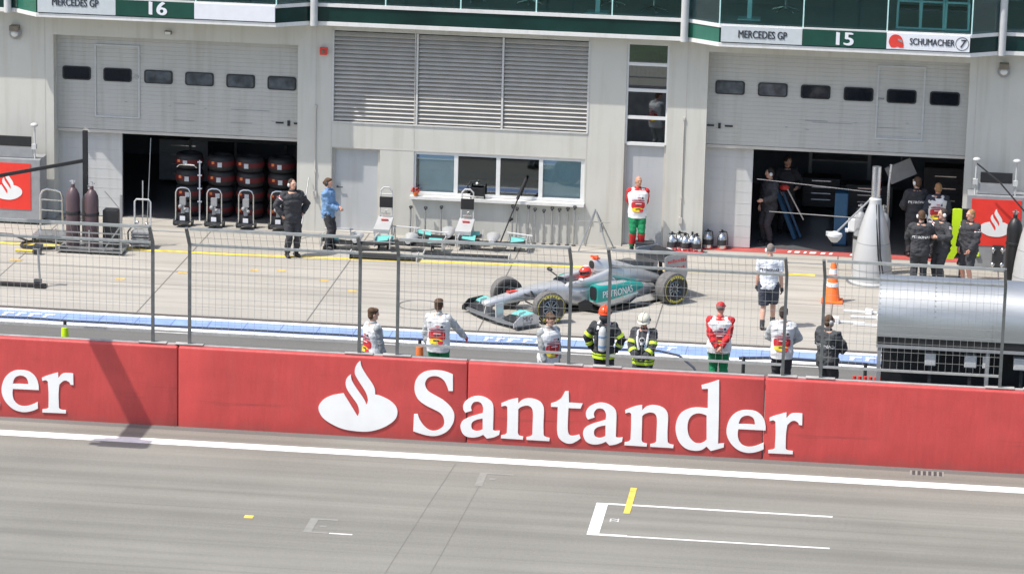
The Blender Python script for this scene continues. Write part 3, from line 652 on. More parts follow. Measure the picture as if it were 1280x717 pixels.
def star_chair(x, y, lab):
    t = thing('swivel_chair', lab, 'chair', (x, y, ZC+.485), rz=x, group='swivel chairs on the upper floor')
    b = MB()
    for k in range(5): a = 2*math.pi*k/5; b.tube([(.03*math.cos(a), .03*math.sin(a), .13), (.30*math.cos(a), .30*math.sin(a), .06)], [.024, .016], 6); b.ball((.30*math.cos(a), .30*math.sin(a), .035), .032, 6, 5)
    b.build('star_base', 'chrome', t)
    b = MB(); b.tube([(0, 0, .1), (0, 0, .44)], .03, 8); b.build('stem', 'chrome', t)
    b = MB(); b.box(-.24, .24, -.23, .23, .44, .51); b.build('seat', 'black', t, bevel=.03)
    b = MB(); b.box(-.22, .22, .20, .25, .6, 1.1); b.build('backrest', 'black', t, bevel=.02)
for x, y, l in ((-5.45, .35, 'swivel chair behind the glass beside the mast above the red alarm box'), (-2.9, .6, 'swivel chair behind the glass above the louvres'), (-1.6, .5, 'swivel chair behind the glass above the louvre end nearest bay 15'), (1.2, .2, 'swivel chair behind the glass above the tall window'), (.2, .8, 'swivel chair further back in the room above the tall window'), (4.1, 1.0, 'swivel chair in the glazed bay above the MERCEDES GP board of bay 15')): star_chair(x, y, l)
for x, l in ((-.02, 'pale teal upright table frame behind the glass beside the tall window'), (3.35, 'pale teal upright table frame in the glazed bay of number 15')):
    t = thing('bar_table', l, 'table', (x, -.1, ZC+.485), group='bar tables behind the balcony glass')
    b = MB(); b.box(-.05, .05, -.05, .05, .02, 1.02); b.build('stem', 'pale_teal', t)
    b = MB(); b.box(-.25, .25, -.22, .22, 0, .02); b.build('base', 'pale_teal', t)
    b = MB(); b.box(-.32, .32, -.32, .32, 1.02, 1.06); b.build('tabletop', 'pale_teal', t)

# ================================================================ RED PIT WALL
YW = -16.25; HW = 1.51; TW = .24
seams = [-16.74, -11.40, -6.06, -.74, 4.62, 9.96, 15.3, 20.64]
WL = ['red wall section reaching past the frame beside the letters er', 'red wall section with the letters er and a slanting shadow', 'red wall section with the white flame emblem and a capital S', 'long red wall section with the letters antand', 'red wall section with the letter r and bare red paint', 'bare red wall section in front of the silver roof end', 'bare red wall section beyond the silver roof, past the frame']
walls = []
for i, (x0, x1) in enumerate(zip(seams, seams[1:])):
    L = x1-x0; t = thing('concrete_barrier', WL[i], 'barrier', (x0, YW, 0), group='red concrete barriers along the track')
    prof = [(0, 0)]; r = .05
    prof += [(r-r*math.cos(a), HW-r+r*math.sin(a)) for a in [k*math.pi/10 for k in range(6)]]
    prof += [(TW-r+r*math.sin(a), HW-r+r*math.cos(a)) for a in [k*math.pi/10 for k in range(6)]] + [(TW, 0)]
    b = MB(); g = .009
    xs = [g, g+.02]+[L*k/8 for k in range(1, 8)]+[L-g-.02, L-g]
    rings = []
    for k, x in enumerate(xs):
        d = .016 if k in (0, len(xs)-1) else 0
        rings.append([(x, y+(d if y < TW/2 else -d), z-(d if z > .5 else 0)) for y, z in prof])
    b.loft(rings); wb = b.build('wall_block', ['red_wall', 'wall_cap'], t, True)
    for p in wb.data.polygons:
        if p.normal.y > .35: p.material_index = 1
    b = MB(); b.box(.03, L-.03, .09, TW-.04, HW-.004, HW+.014); b.build('capping', 'wall_cap', t)
    walls.append(t)
def wall_glyph(g, x, wi, name='letter', dz=0.0, label=None):
    me = outline_mesh([[(p[0], p[1]) for p in spline_pts(c)] for c in GLYPH[g]], .009)
    put(me, Matrix.Translation((x-seams[wi], -.0105, dz)) @ UPRIGHT)
    o = mesh_obj(name, me, 'letter', walls[wi], False)
    if label: o['label'] = label
wall_glyph('flame', -3.445, 2, 'flame_emblem')
for g, x, wi in (('S', -1.709, 2), ('a', -.846, 3), ('n', -.112, 3), ('t', .788, 3), ('a', 1.383, 3), ('n', 2.131, 3), ('d', 3.054, 3), ('e', 3.963, 3), ('r', 4.72, 4), ('e', -9.345, 1), ('r', -8.587, 1), ('d', -10.254, 1)):
    wall_glyph(g, x, wi)

# ---------------------------------------------------------------- mast with an arm over the track: only its shadow reaches the picture
t = thing('signal_mast', 'tall steel mast whose arm reaches over the track beside the red wall', 'mast', (-10.25, -15.4, 0))
b = MB(); b.tube([(0, 0, 0), (0, 0, 7.1)], [.14, .09], 12); b.box(-.3, .3, -.25, .25, 0, .03); b.build('post', 'steel', t)
b = MB()
b.beam((-.15, .1, 7.0), (-.15, -4.1, 7.0), .09, .09); b.beam((.15, .1, 7.0), (.15, -4.1, 7.0), .09, .09)
for k in range(14): b.beam((-.15, -.1-k*.3, 7.0), (.15, -.25-k*.3, 7.0), .05)
b.box(-.12, .12, -4.0, .1, 6.99, 7.01)
b.build('arm', 'steel', t)
b = MB(); b.box(-.42, .42, -4.45, -3.95, 6.92, 7.08); b.box(-.6, -.42, -4.4, -4.25, 6.95, 7.05); b.box(-.6, -.42, -4.15, -4.02, 6.95, 7.05); b.build('lamp_box', 'dark_metal', t)

def back_cabinet(x, y, w, h, m, lab):
    t = thing('tool_chest', lab, 'cabinet', (x, y, 0), group='dim tool chests inside the garages')
    b = MB(); b.box(-w/2, w/2, -.3, .3, .1, h); bo = b.build('body', m, t, bevel=.02)
    for k in range(4): b = MB(); z = .18+k*(h-.2)/4; b.box(-w/2+.05, w/2-.05, -.315, -.30, z, z+(h-.2)/4-.04); d = b.build('drawer', m, t); b = MB(); b.box(-w/4, w/4, -.335, -.315, z+.1, z+.125); b.build('handle', 'chrome', d)
    for sx in (-1, 1): b = MB(); b.lathe([(.01, -.03), (.05, -.03), (.05, .03), (.01, .03)], 12, Matrix.Translation((sx*(w/2-.1), 0, .05)) @ Matrix.Rotation(math.pi/2, 4, 'Y')); b.build('wheel', 'rubber', t)
back_cabinet(6.15, 4.2, 1.1, .85, 'dark_metal', 'dark tool chest in garage 15 behind the gantry pod cone')
back_cabinet(7.9, 4.2, 1.0, 1.35, 'dark_metal', 'dark tool chest deep in garage 15 behind the crew')
back_cabinet(5.0, 5.0, .9, .8, 'dark_metal', 'dark tool chest deep in garage 15 beside the blue jack')
back_cabinet(-10.3, 4.5, 1.2, 1.1, 'grey', 'grey tool chest deep in garage 16 beside the door leaf')
M['dull_red'] = mat('dull_red', (0.40, 0.07, 0.06), 0.7, 0, 0.3, 20)
# ================================================================ FENCE ON THE WALL
def cranked(x, z0=0.0):
    """Post: upright, its top half metre leaning out over the track."""
    return [(x, .13, z0), (x, .13, 1.86), (x-.03, -.03, 2.20)]
FP = [(-10.6, -6.55, 'mesh fence panel on the red wall reaching past the frame, above the slanting shadow'), (-5.87, -2.745, 'mesh fence panel on the red wall in front of the tyre stacks'),
      (-2.05, 1.07, 'mesh fence panel on the red wall in front of the race car nose'), (1.77, 4.915, 'mesh fence panel on the red wall in front of the two firefighters'),
      (5.59, 8.765, 'mesh fence panel on the red wall in front of the silver roof'),
      (9.44, 12.6, 'mesh fence panel beyond the silver roof, reaching past the frame')]
for x0, x1, lab in FP:
    L = x1-x0; t = thing('fence_panel', lab, 'fence', (x0, YW, HW+.02), group='mesh fence panels on the pit wall')
    for x in (0, L):
        b = MB(); P = cranked(x)
        b.beam(P[0], P[1], .055, .055, up=(0, 1, 0)); b.beam(P[1], P[2], .055, .055, up=(0, 1, 0)); po = b.build('post', 'fence_steel', t)
        b = MB(); b.box(x-.26, x+.26, .06, .20, 0, .014); b.build('foot_plate', 'wall_cap', po)
    def at(z): return .13 if z <= 1.86 else .13-.16*(z-1.86)/.34
    for z, w in ((2.185, .05), (1.86, .045), (.21, .04)): b = MB(); b.beam((.03, at(z), z), (L-.03, at(z), z), w, w); b.build('rail', 'fence_rail', t)
    b = MB(); n = round(L/.122)
    for i in range(1, n):
        x = L*i/n; b.beam((x, .115, .23), (x, .115, 1.86), .0046); b.beam((x, .115, 1.86), (x-.015, -.035, 2.18), .0046)
    for k in range(1, 10): z = .23+k*.163; b.beam((.03, .108, z), (L-.03, .108, z), .0046)
    b.beam((.03, .04, 2.02), (L-.03, .04, 2.02), .0046)
    b.build('wire_mesh', 'fence_wire', t)
for x0, x1, lab in ((-6.55, -5.87, 'thin clamp bar closing the fence gap above the slanting shadow'), (-2.745, -2.05, 'thin clamp bar closing the fence gap above the letter S'), (1.07, 1.77, 'thin clamp bar closing the fence gap behind the first firefighter'), (4.915, 5.59, 'thin clamp bar closing the fence gap beside the orange cone')):
    b = MB(); b.tube([(x0, YW-.015, HW+2.14), (x1, YW-.015, HW+2.14)], .009, 6); tag(b.build('clamp_bar', 'steel'), lab, 'bar', 'clamp bars between fence panels')

# low hose on posts at the edge of the pit lane
b = MB(); pts = [(-40, -11.15, .56)]+[(x*.9-12, -11.15+.02*math.sin(x), .55-.02*abs(math.sin(x*1.7))) for x in range(0, 16)]+[(2.35, -11.15, .56), (2.75, -11.2, .50), (3.05, -11.3, .30), (3.2, -11.4, .05), (3.3, -11.42, .03)]
b.tube(pts, .024, 8); tag(b.build('guard_hose', 'cable', smooth=True), 'dark blue hose held up on short posts along the pit lane', 'hose')
b = MB(); b.tube([(3.9, -11.0, .46), (4.6, -10.9, .48), (6.3, -10.7, .40), (7.4, -10.7, .34)], .032, 8); tag(b.build('guard_hose', 'cable', smooth=True), 'short dark hose behind the person in the grey overalls', 'hose')
for x, m, l in ((-9.42, 'neon', 'short hose post with a neon yellow sleeve'), (-2.33, 'orange_mark', 'short hose post with an orange sleeve'), (4.0, None, 'short grey hose post behind the red capped marshal'), (6.35, None, 'short grey hose post behind the person in the black headset')):
    t = thing('hose_post', l, 'post', (x, -11.17, 0), group='posts carrying the hose')
    b = MB(); b.tube([(0, 0, 0), (0, 0, .54)], .035, 10); b.box(-.12, .12, -.12, .12, 0, .02); b.build('post', 'dark_metal', t, True)
    if m: b = MB(); b.tube([(0, 0, .02), (0, 0, .40)], [.085, .07], 12); b.build('sleeve', m, t, True)

# ================================================================ SILVER ROOFED PIT STAND
t = thing('pit_stand', 'silver barrel roofed pit stand with dark desk behind the fence', 'stand', (6.55, -14.55, 0))
R, zc, LP = .74, 2.36, 6.2
arc = [(-R, 2.14)]+[(-R*math.cos(a), zc+R*math.sin(a)) for a in [math.pi*k/24 for k in range(25)]]+[(R, 2.14)]
inner = [(y*.97, z-.02 if z > zc else z) for y, z in reversed(arc)]
b = MB(); b.loft([[(x, y, z) for y, z in arc+inner] for x in (0, LP)]); ro = b.build('roof', 'brushed', t, True)
b = MB()
for x in (2.05, 4.1): b.loft([[(x+d, y*1.004, zc+(z-zc)*1.004) for y, z in arc+inner] for d in (0, .012)])
b.build('seam_strip', 'steel', ro)
for x in (.03, 1.02, 3.07, 5.1):
    b = MB()
    for a in range(2, 23): q = math.pi*a/24; b.ball((x, -R*1.003*math.cos(q), zc+R*1.003*math.sin(q)), .012, 6, 4)
    b.build('rivet', 'steel', ro)
b = MB(); b.loft([[(x, y*.965, z-.01) for y, z in arc] for x in (.03, .05)]); b.build('end_panel', 'brushed', t)
b = MB(); b.box(.0, LP, -.72, -.60, 2.0, 2.135); b.build('front_beam', 'black', t)
b = MB(); b.box(.1, LP, -.1, .05, .02, 2.2); b.build('back_panel', 'black', t)
b = MB(); b.box(.05, LP, -.70, -.1, .92, .97); b.build('desk', 'dark_metal', t)
b = MB(); b.box(.10, LP, -.66, -.60, .05, .92); b.build('front_panel', 'black', t)
for x in (.06, 2.0, 4.0, 6.1): b = MB(); b.box(x-.035, x+.035, -.70, -.63, 0, 2.0); b.build('leg', 'grey', t)
b = MB(); b.box(0, LP, -.72, -.70, 1.93, 1.99); b.build('rail', 'grey', t)
for x, w in ((.98, .20), (1.70, .22), (1.98, .13), (2.62, .30), (3.6, .22), (3.9, .13)):
    b = MB(); b.box(x-w/2, x+w/2, -.66, -.42, 1.62, 1.84); mo = b.build('monitor', 'light_grey', t, bevel=.02)
    b = MB(); b.box(x-.03, x+.03, -.55, -.50, .97, 1.62); b.build('bracket', 'dark_metal', mo)
t = thing('crate', 'red and black bottle crate behind the wall beside the pit stand', 'crate', (6.42, -13.3, 0.0))
b = MB(); b.box(-.30, .30, -.18, .18, 0, .70); b.build('box', 'black', t)
b = MB()
for k in range(6): b.tube([(-.25+k*.1, -.05, .70), (-.25+k*.1, -.05, .86)], .035, 8)
b.build('bottle', 'red', t)

# ================================================================ PIT GANTRY PODS
def pod(x, y, lab, boom=True):
    t = thing('gantry_pod', lab, 'gantry', (x, y, 0), group='grey cone shaped gantry pods')
    b = MB(); b.lathe([(.50, 0), (.50, .03), (.45, .06), (.435, .3), (.405, .6), (.36, .9), (.30, 1.2), (.225, 1.48), (.15, 1.70), (.105, 1.85), (.10, 1.9)], 36); b.build('cone', 'pod_grey', t, True)
    b = MB(); b.tube([(0, 0, 1.86), (0, 0, 2.56)], .10, 18); mo = b.build('mast', 'chrome', t, True)
    b = MB(); b.lathe([(.10, 1.72), (.135, 1.75), (.135, 1.85), (.10, 1.88)], 18); b.build('collar', 'light_grey', t, True)
    b = MB(); b.lathe([(.436, .300), (.4395, .302), (.4375, .316), (.433, .318)], 36); b.build('seam_ring', 'grey', t, True); b = MB(); b.lathe([(.3625, .886), (.3655, .888), (.362, .902), (.3585, .904)], 36); b.build('seam_ring', 'grey', t, True)
    b = MB(); b.lathe([(.50, .0), (.56, .0), (.56, .022), (.50, .026)], 30); b.build('base_flange', 'steel', t)
    for k in range(2):
        b = MB(); b.tube([(.03+k*.05, -.12, 1.75), (.06+k*.05, -.26, 1.3), (.12+k*.05, -.40, .7), (.22+k*.06, -.52, .1), (.4+k*.05, -.6, .03)], .016, 6); b.build('hose', 'black', t, True)
    if boom:
        b = MB(); b.tube([(-.02, 0, 1.99), (-2.6, .5, 2.06)], .009, 6); b.tube([(0, 0, 1.40), (-2.3, .45, 1.36)], .009, 6); b.build('guide_wire', 'chrome', t)
        b = MB(); b.tube([(-.05, -.02, 1.90), (-.80, -.12, 1.10)], .022, 8); ar = b.build('arm', 'steel', t)
        b = MB(); b.lathe([(.03, .0), (.16, -.05), (.17, -.10), (.13, -.17), (.07, -.24), (.02, -.25)], 16, Matrix.Translation((-.84, -.13, 1.12))); b.box(-1.03, -.90, -.18, -.08, 1.02, 1.10); b.build('lamp_head', 'light_grey', ar, True)
    return t
pod(6.33, -2.20, 'grey gantry pod with chrome mast and lamp arm in front of garage 15')
pod(9.80, -2.15, 'grey gantry pod cut by the frame edge beside the cabinet', False)

# ================================================================ GAS BOTTLES
def bottle(x, y, h, r, m, lab, lean=0):
    t = thing('gas_bottle', lab, 'gas bottle', (x, y, 0), group='upright gas bottles')
    b = MB(); b.lathe([(r*.9, 0), (r, .03), (r, h*.78), (r*.92, h*.85), (r*.6, h*.92), (r*.30, h*.95), (r*.28, h)], 20); b.build('cylinder', m, t, True)
    b = MB(); b.tube([(0, 0, h), (0, 0, h+.10)], .03, 8); b.tube([(-.07, 0, h+.06), (.07, 0, h+.06)], .018, 6); b.build('valve', 'chrome', t, True)
    b = MB(); b.lathe([(r+.006, h*.55), (r+.012, h*.56), (r+.012, h*.59), (r+.006, h*.60)], 20); b.build('strap', 'black', t)
bottle(-11.24, -3.05, 1.50, .155, 'cylinder', 'dull purple gas bottle nearest the shiny rail trolley')
bottle(-10.83, -3.0, 1.46, .155, 'cylinder', 'dull purple gas bottle beside the thin black gantry post')
bottle(-11.02, -2.62, 1.3, .12, 'black', 'slim black gas bottle between the two purple ones')
bottle(6.03, -1.62, 1.50, .15, 'grey', 'grey gas bottle hugging the cone of the chrome masted pod')
bottle(6.52, -1.42, 1.46, .15, 'grey', 'grey gas bottle behind the chrome masted pod, nearest the crew')
bottle(9.38, -1.5, 1.5, .17, 'black', 'black gas bottle in front of the red emblem cabinet by bay 15')
t = thing('white_box', 'small white control box hung beside the grey gas bottle', 'box', (5.82, -1.62, .98))
b = MB(); b.box(-.06, .09, -.08, .06, 0, .28); b.build('case', 'white', t, bevel=.02); b = MB(); b.box(-.12, -.05, -.05, .0, -.02, .06); b.beam((.0, .0, .28), (.2, .05, .40), .03); b.build('bracket', 'white', t)
t = thing('bottle_cart', 'low steel cart frame round the purple gas bottles', 'cart', (-10.8, -3.05, 0))
b = MB(); b.box(-.75, .72, -.30, .45, .05, .09)
for k in range(4): b.beam((-.75, -.32, .16+k*.11), (.72, -.32, .16+k*.11), .02)
for x in (-.75, 0, .72): b.beam((x, -.32, .05), (x, -.32, .55), .03)
b.build('frame', 'steel', t)
for x in (-.6, .58): b = MB(); b.lathe([(.02, -.03), (.085, -.03), (.085, .03), (.02, .03)], 14, Matrix.Translation((x, -.22, .085)) @ Matrix.Rotation(math.pi/2, 4, 'X')); b.build('wheel', 'rubber', t)
b = MB(); b.beam((.30, -.28, .1), (.66, -.25, .62), .03); b.beam((.62, .1, .1), (.62, .1, 1.28), .05); b.beam((.25, .1, 1.35), (.60, .1, .95), .018); b.build('brace', 'steel', t)
b = MB(); b.box(.2, .55, .1, .4, .1, .92); b.build('tool_box', 'black', t, bevel=.02)
t = thing('rail_trolley', 'shiny tube trolley with three rungs beside the purple gas bottles', 'trolley', (-12.02, -1.9, 0))
b = MB(); b.tube([(-.25, 0, .1), (-.25, 0, .95), (-.20, 0, 1.06), (-.1, 0, 1.1), (.12, 0, 1.08), (.22, 0, 1.04), (.26, 0, .93), (.26, 0, .1)], .022, 8)
for z in (.38, .62, .86): b.tube([(-.25, 0, z), (.26, 0, z-.01)], .014, 6)
b.build('tube_frame', 'chrome', t, True)
b = MB(); b.box(-.32, .55, -.5, .1, .1, .15); b.build('deck', 'steel', t)
for x in (-.28, .48):
    for y in (-.45, .05): b = MB(); b.lathe([(.01, -.02), (.05, -.02), (.05, .02), (.01, .02)], 12, Matrix.Translation((x, y, .05)) @ Matrix.Rotation(math.pi/2, 4, 'X')); b.build('wheel', 'rubber', t)

# ================================================================ CABINETS WITH THE RED EMBLEM PANEL
def cabinet(x0, x1, y, h, lab, rx0, rx1, rz0, rz1, posts):
    t = thing('tool_cabinet', lab, 'cabinet', ((x0+x1)/2, y, 0), group='grey pit cabinets with red emblem panels'); w = (x1-x0)/2; ox = (x0+x1)/2
    b = MB(); b.box(-w, w, 0, .62, .08, h); b.build('body', 'grey', t, bevel=.015)
    b = MB(); b.box(-w+.04, w-.04, .04, .58, 0, .08); b.build('plinth', 'black', t)
    b = MB(); b.box(rx0-ox, rx1-ox, -.012, -.002, rz0, rz1); rp = b.build('emblem_panel', 'red_bright', t)
    s = (rz1-rz0)*.60; sc = s/1.33; cx = (rx0+rx1)/2-ox
    me = outline_mesh([[(p[0], p[1]) for p in spline_pts(c)] for c in GLYPH['flame']], .004)
    put(me, Matrix.Translation((cx-.72*sc, -.0175, rz0+(rz1-rz0)*.20-.1*sc)) @ UPRIGHT @ Matrix.Diagonal((sc, sc, 1, 1))); mesh_obj('flame_emblem', me, 'white', rp, False)
    px0, px1 = posts
    for x in (px0, px1):
        b = MB(); b.tube([(x-ox, .12, h), (x-ox, .12, h+.74)], .02, 8); b.box(x-ox-.06, x-ox+.04, .06, .18, h+.22, h+.34); po = b.build('post', 'light_grey', t)
        b = MB(); b.ball((x-ox, .1, h+.78), (.09, .08, .05)); b.build('lamp', 'light_grey', po, True)
    b = MB(); b.box(px0-ox+.1, px1-ox-.08, .10, .16, h+.27, h+.50); b.build('screen', 'black', t, bevel=.01)
    b = MB(); b.box(px0-ox+.06, px1-ox-.04, .10, .14, h+.02, h+.26); b.build('screen_panel', 'grey', t)
    return t
M['red_bright'] = mat('red_panel', (0.80, 0.045, 0.03), 0.45, 0, 0.05)
cabinet(8.34, 9.72, -.6, 1.70, 'grey cabinet with red emblem panel beside garage 15', 8.44, 9.53, .57, 1.62, (8.50, 9.38))
cabinet(-14.15, -12.55, -.8, 1.52, 'grey cabinet with red emblem panel beside garage 16', -13.86, -12.77, .35, 1.42, (-13.75, -12.70))
t = thing('headphone_rack', 'two pairs of chrome fittings on the cabinet side below its emblem', 'fitting', (9.05, -.66, 0))
for dx in (-.08, .12):
    for z in (.12, .46):
        b = MB(); b.ball((dx, 0, z+.04), (.05, .04, .05)); b.tube([(dx, 0, z-.04), (dx, 0, z+.1)], .02, 6); b.build('fitting', 'chrome', t, True)
b = MB(); b.box(.0-.1, .14, -.0, .02, .06, .6); b.build('plate', 'dark_metal', t)
t = thing('indicator_lamp', 'small neon yellow lamp below the red emblem panel', 'lamp', (8.62, -.62, .36)); b = MB(); b.box(-.05, .05, -.03, .01, -.04, .04); b.build('lens', 'neon', t, bevel=.01)
b = MB(); b.tube([(8.50, -.9, 2.47), (9.0, -.95, 2.1), (9.7, -1.0, 1.35)], .018, 6); tag(b.build('support_rod', 'dark_metal'), 'dark slanting rod crossing in front of the cabinet screen', 'rod')
# thin black gantry at bay 16
t = thing('arm_gantry', 'thin black post with a long sloping arm beside garage 16', 'gantry', (-11.06, -2.62, 0))
b = MB(); b.box(-.05, .05, -.05, .05, 0, 2.62); b.box(-.2, .2, -.2, .2, 0, .03); b.build('post', 'black', t)
b = MB(); b.beam((-.02, -.02, 1.95), (-2.6, -.35, 1.42), .07, .075); b.build('arm', 'black', t)
# low black jack board and its upright at the frame edge
t = thing('jack_board', 'flat black board with a thin steel upright beside the blue line', 'jack', (-11.6, -6.5, 0))
b = MB(); b.box(-1.6, .60, -.08, .08, .0, .07); b.box(.40, .62, -.13, .13, 0, .05); b.build('board', 'black', t)
b = MB(); b.tube([(.50, 0, .05), (.46, .02, .42), (.44, .04, .86)], .025, 8); b.build('upright', 'steel', t, True)
b = MB(); b.box(.36, .52, -.05, .05, .10, .17); b.box(.36, .54, .0, .1, .84, .92); b.tube([(.2, .03, .86), (.5, .03, .90)], .025, 6); b.build('clamp', 'dark_metal', t)
def hose_ring(x, y, r, lab, ry=.8):
    b = MB(); n = 40; pts = []
    for k in range(n*2+1): a = 2*math.pi*k/n; rr = r*(1-.04*k/n); pts.append((rr*math.cos(a), ry*rr*math.sin(a), .025+.03*(k/n)))
    b.tube(pts, .022, 6); o = b.build('air_hose', 'black', smooth=True); o.location = (x, y, 0); tag(o, lab, 'hose', 'coiled air hoses on the apron')
hose_ring(-11.95, -2.9, .52, 'coil of black air hose on the yellow line by garage 16')
b = MB(); b.tube([(-14.5, -2.4, .03), (-13.6, -1.9, .03), (-12.9, -1.95, .03), (-12.4, -2.5, .03)], .022, 6); tag(b.build('air_hose', 'black', smooth=True), 'loose black air hose curving towards the emblem cabinet', 'hose', 'coiled air hoses on the apron')
t = thing('wheel_gun', 'yellow and black wheel gun lying near the black jack board', 'tool', (-12.05, -3.6, 0))
b = MB(); b.tube([(-.35, 0, .07), (.05, 0, .07)], .035, 8); b.build('grip', 'line_yellow', t, True); b = MB(); b.tube([(.05, 0, .08), (.22, 0, .09)], .085, 10); b.box(.08, .2, -.06, .06, 0, .08); b.build('motor', 'black', t, True)

# ================================================================ TYRES AND TYRE TROLLEYS IN GARAGE 16
def tyre_proto():
    t = thing('wrapped_tyre', 'x', 'tyre', group='wrapped tyres stacked in garage 16')
    b = MB(); b.lathe([(.19, .02), (.24, .0), (.29, .02), (.318, .07), (.326, .18), (.318, .29), (.29, .34), (.24, .36), (.19, .34)], 28, closed=True); b.build('tyre', 'tyre_black', t, True)
    b = MB(); b.lathe([(.3262, .125), (.332, .14), (.332, .225), (.3262, .24)], 28); b.build('red_band', 'tyre_red', t, True)
    b = MB(); b.box(-.05, .05, -.342, -.322, .115, .225); b.build('label', 'sign_grey', t)
    b = MB(); b.box(-.19, -.13, -.305, -.285, .18, .24); b.build('tag', 'orange_mark', t)
    return t
M['tyre_black'] = mat('tyre_wrap', (0.02, 0.02, 0.022), 0.6, 0, 0.2)
M['tyre_red'] = mat('tyre_band', (0.12, 0.010, 0.012), 0.6, 0, 0.2)
stk = ['stack nearest the door leaf', 'second stack from the door leaf', 'third stack from the door leaf', 'stack nearest the person in black']
lev = ['lowest', 'second from the floor', 'third from the floor', 'topmost']
proto = tyre_proto(); first = True
for i, x in enumerate((-9.47, -8.75, -8.05, -7.31)):
    for k in range(4):
        lab = f'wrapped tyre, {lev[k]}, {stk[i]}'; loc = (x+random.uniform(-.02, .02), 1.05+random.uniform(-.05, .05), .02+k*.365)
        if first: proto.location = loc; proto['label'] = lab; first = False
        else: dup(proto, loc, random.uniform(-.12, .12), lab)
    for k in range(2):
        dup(proto, (x+.15, 3.4, 1.42+k*.40), .1, f'rear rack tyre, {("lower", "upper")[k]} one, behind the {stk[i]}')
t = thing('tyre_rack', 'dark steel rack holding tyres behind the front row in garage 16', 'rack', (-8.2, 3.4, 0))
b = MB(); b.box(-1.7, 1.7, -.35, .35, 1.34, 1.40)
for x in (-1.7, -.6, .6, 1.7): b.box(x-.03, x+.03, -.35, -.29, 0, 1.35)
b.build('frame', 'dark_metal', t)
for i, (x, lab) in enumerate(((-9.39, 'chrome arched tyre trolley nearest the door leaf of garage 16'), (-8.67, 'chrome arched tyre trolley second from the door leaf'), (-7.94, 'chrome arched tyre trolley third from the door leaf'), (-7.20, 'chrome arched tyre trolley beside the person in black'))):
    if i == 0:
        t = tr = thing('tyre_trolley', lab, 'trolley', (x, -.12, 0), group='arched tyre trolleys outside garage 16')
        b = MB(); b.tube([(-.17, 0, .08), (-.17, 0, .78), (-.13, .0, .86), (-.06, 0, .89), (.06, 0, .89), (.13, 0, .86), (.17, 0, .78), (.17, 0, .08)], .017, 8); b.build('handle', 'chrome', t, True)
        b = MB(); b.box(-.16, .16, -.22, .05, .08, .11); b.box(-.16, .16, .02, .05, .1, .3); b.build('toe_plate', 'dark_metal', t)
        b = MB(); b.box(-.07, .07, -.06, .02, .50, .68); b.ball((-.05, -.06, .46), .05); b.ball((.06, -.05, .40), .04); b.box(-.04, .04, -.05, .0, .3, .5); b.build('pump', 'grey', t, True)
        b = MB(); b.box(-.06, .06, -.07, -.06, .14, .24); b.build('label', 'sign_white', t)
        for s in (-1, 1): b = MB(); b.lathe([(.01, -.02), (.075, -.02), (.075, .02), (.01, .02)], 14, Matrix.Translation((s*.21, .03, .075)) @ Matrix.Rotation(math.pi/2, 4, 'Y')); b.build('wheel', 'rubber', t)
    else: dup(tr, (x, -.12+.03*i, 0), .05*(i-1.5), lab)
b = MB(); b.tube([(-9.62, .30, 1.28), (-9.55, .25, 1.345), (-9.4, .2, 1.36), (-9.2, .2, 1.35), (-9.15, .25, 1.29)], .018, 6); tag(b.build('arched_handle', 'chrome', smooth=True), 'bright arched handle over the tyre stack nearest the door leaf', 'handle')
b = MB()
for k in range(4): b.box(-9.17, -9.07, .42, .45, .44+k*.31, .47+k*.31)
b.box(-9.14, -9.11, .45, .47, .0, 1.42); tag(b.build('marker_post', 'sign_white'), 'slim white marked post between the first two tyre stacks', 'post')
t = thing('pump_trolley', 'steel pump trolley with aerial standing outside garage 16', 'trolley', (-9.83, -2.35, 0))
b = MB(); b.tube([(-.18, 0, .1), (-.18, 0, 1.02), (-.14, 0, 1.07), (.14, 0, 1.07), (.18, 0, 1.02), (.18, 0, .1)], .02, 8); b.build('handle', 'light_grey', t, True)
b = MB()
for k in range(5): b.box(-.2, .2, -.3, .05, .07+k*.07, .11+k*.07)
b.build('coil', 'grey', t)
b = MB(); b.ball((-.12, -.03, .55), .045); b.ball((.1, -.03, .52), .045); b.tube([(0, 0, .5), (0, 0, 1.5)], .014, 6); b.build('gauge', 'chrome', t, True)
b = MB(); b.tube([(-.2, -.1, .5), (-.3, -.15, .35), (-.28, -.2, .12), (-.15, -.25, .08)], .018, 6); b.build('hose', 'black', t, True)
b = MB(); b.tube([(-10.25, .0, 0), (-10.25, .38, 1.9)], .012, 6); tag(b.build('thin_pole', 'steel'), 'very thin pole leaning on the door leaf of garage 16', 'pole')
b = MB(); b.tube([(-6.55, -.9, 0), (-6.5, -.06, 1.25)], .018, 6); tag(b.build('thin_pole', 'steel'), 'thin pole leaning on the pilaster between the two people', 'pole')

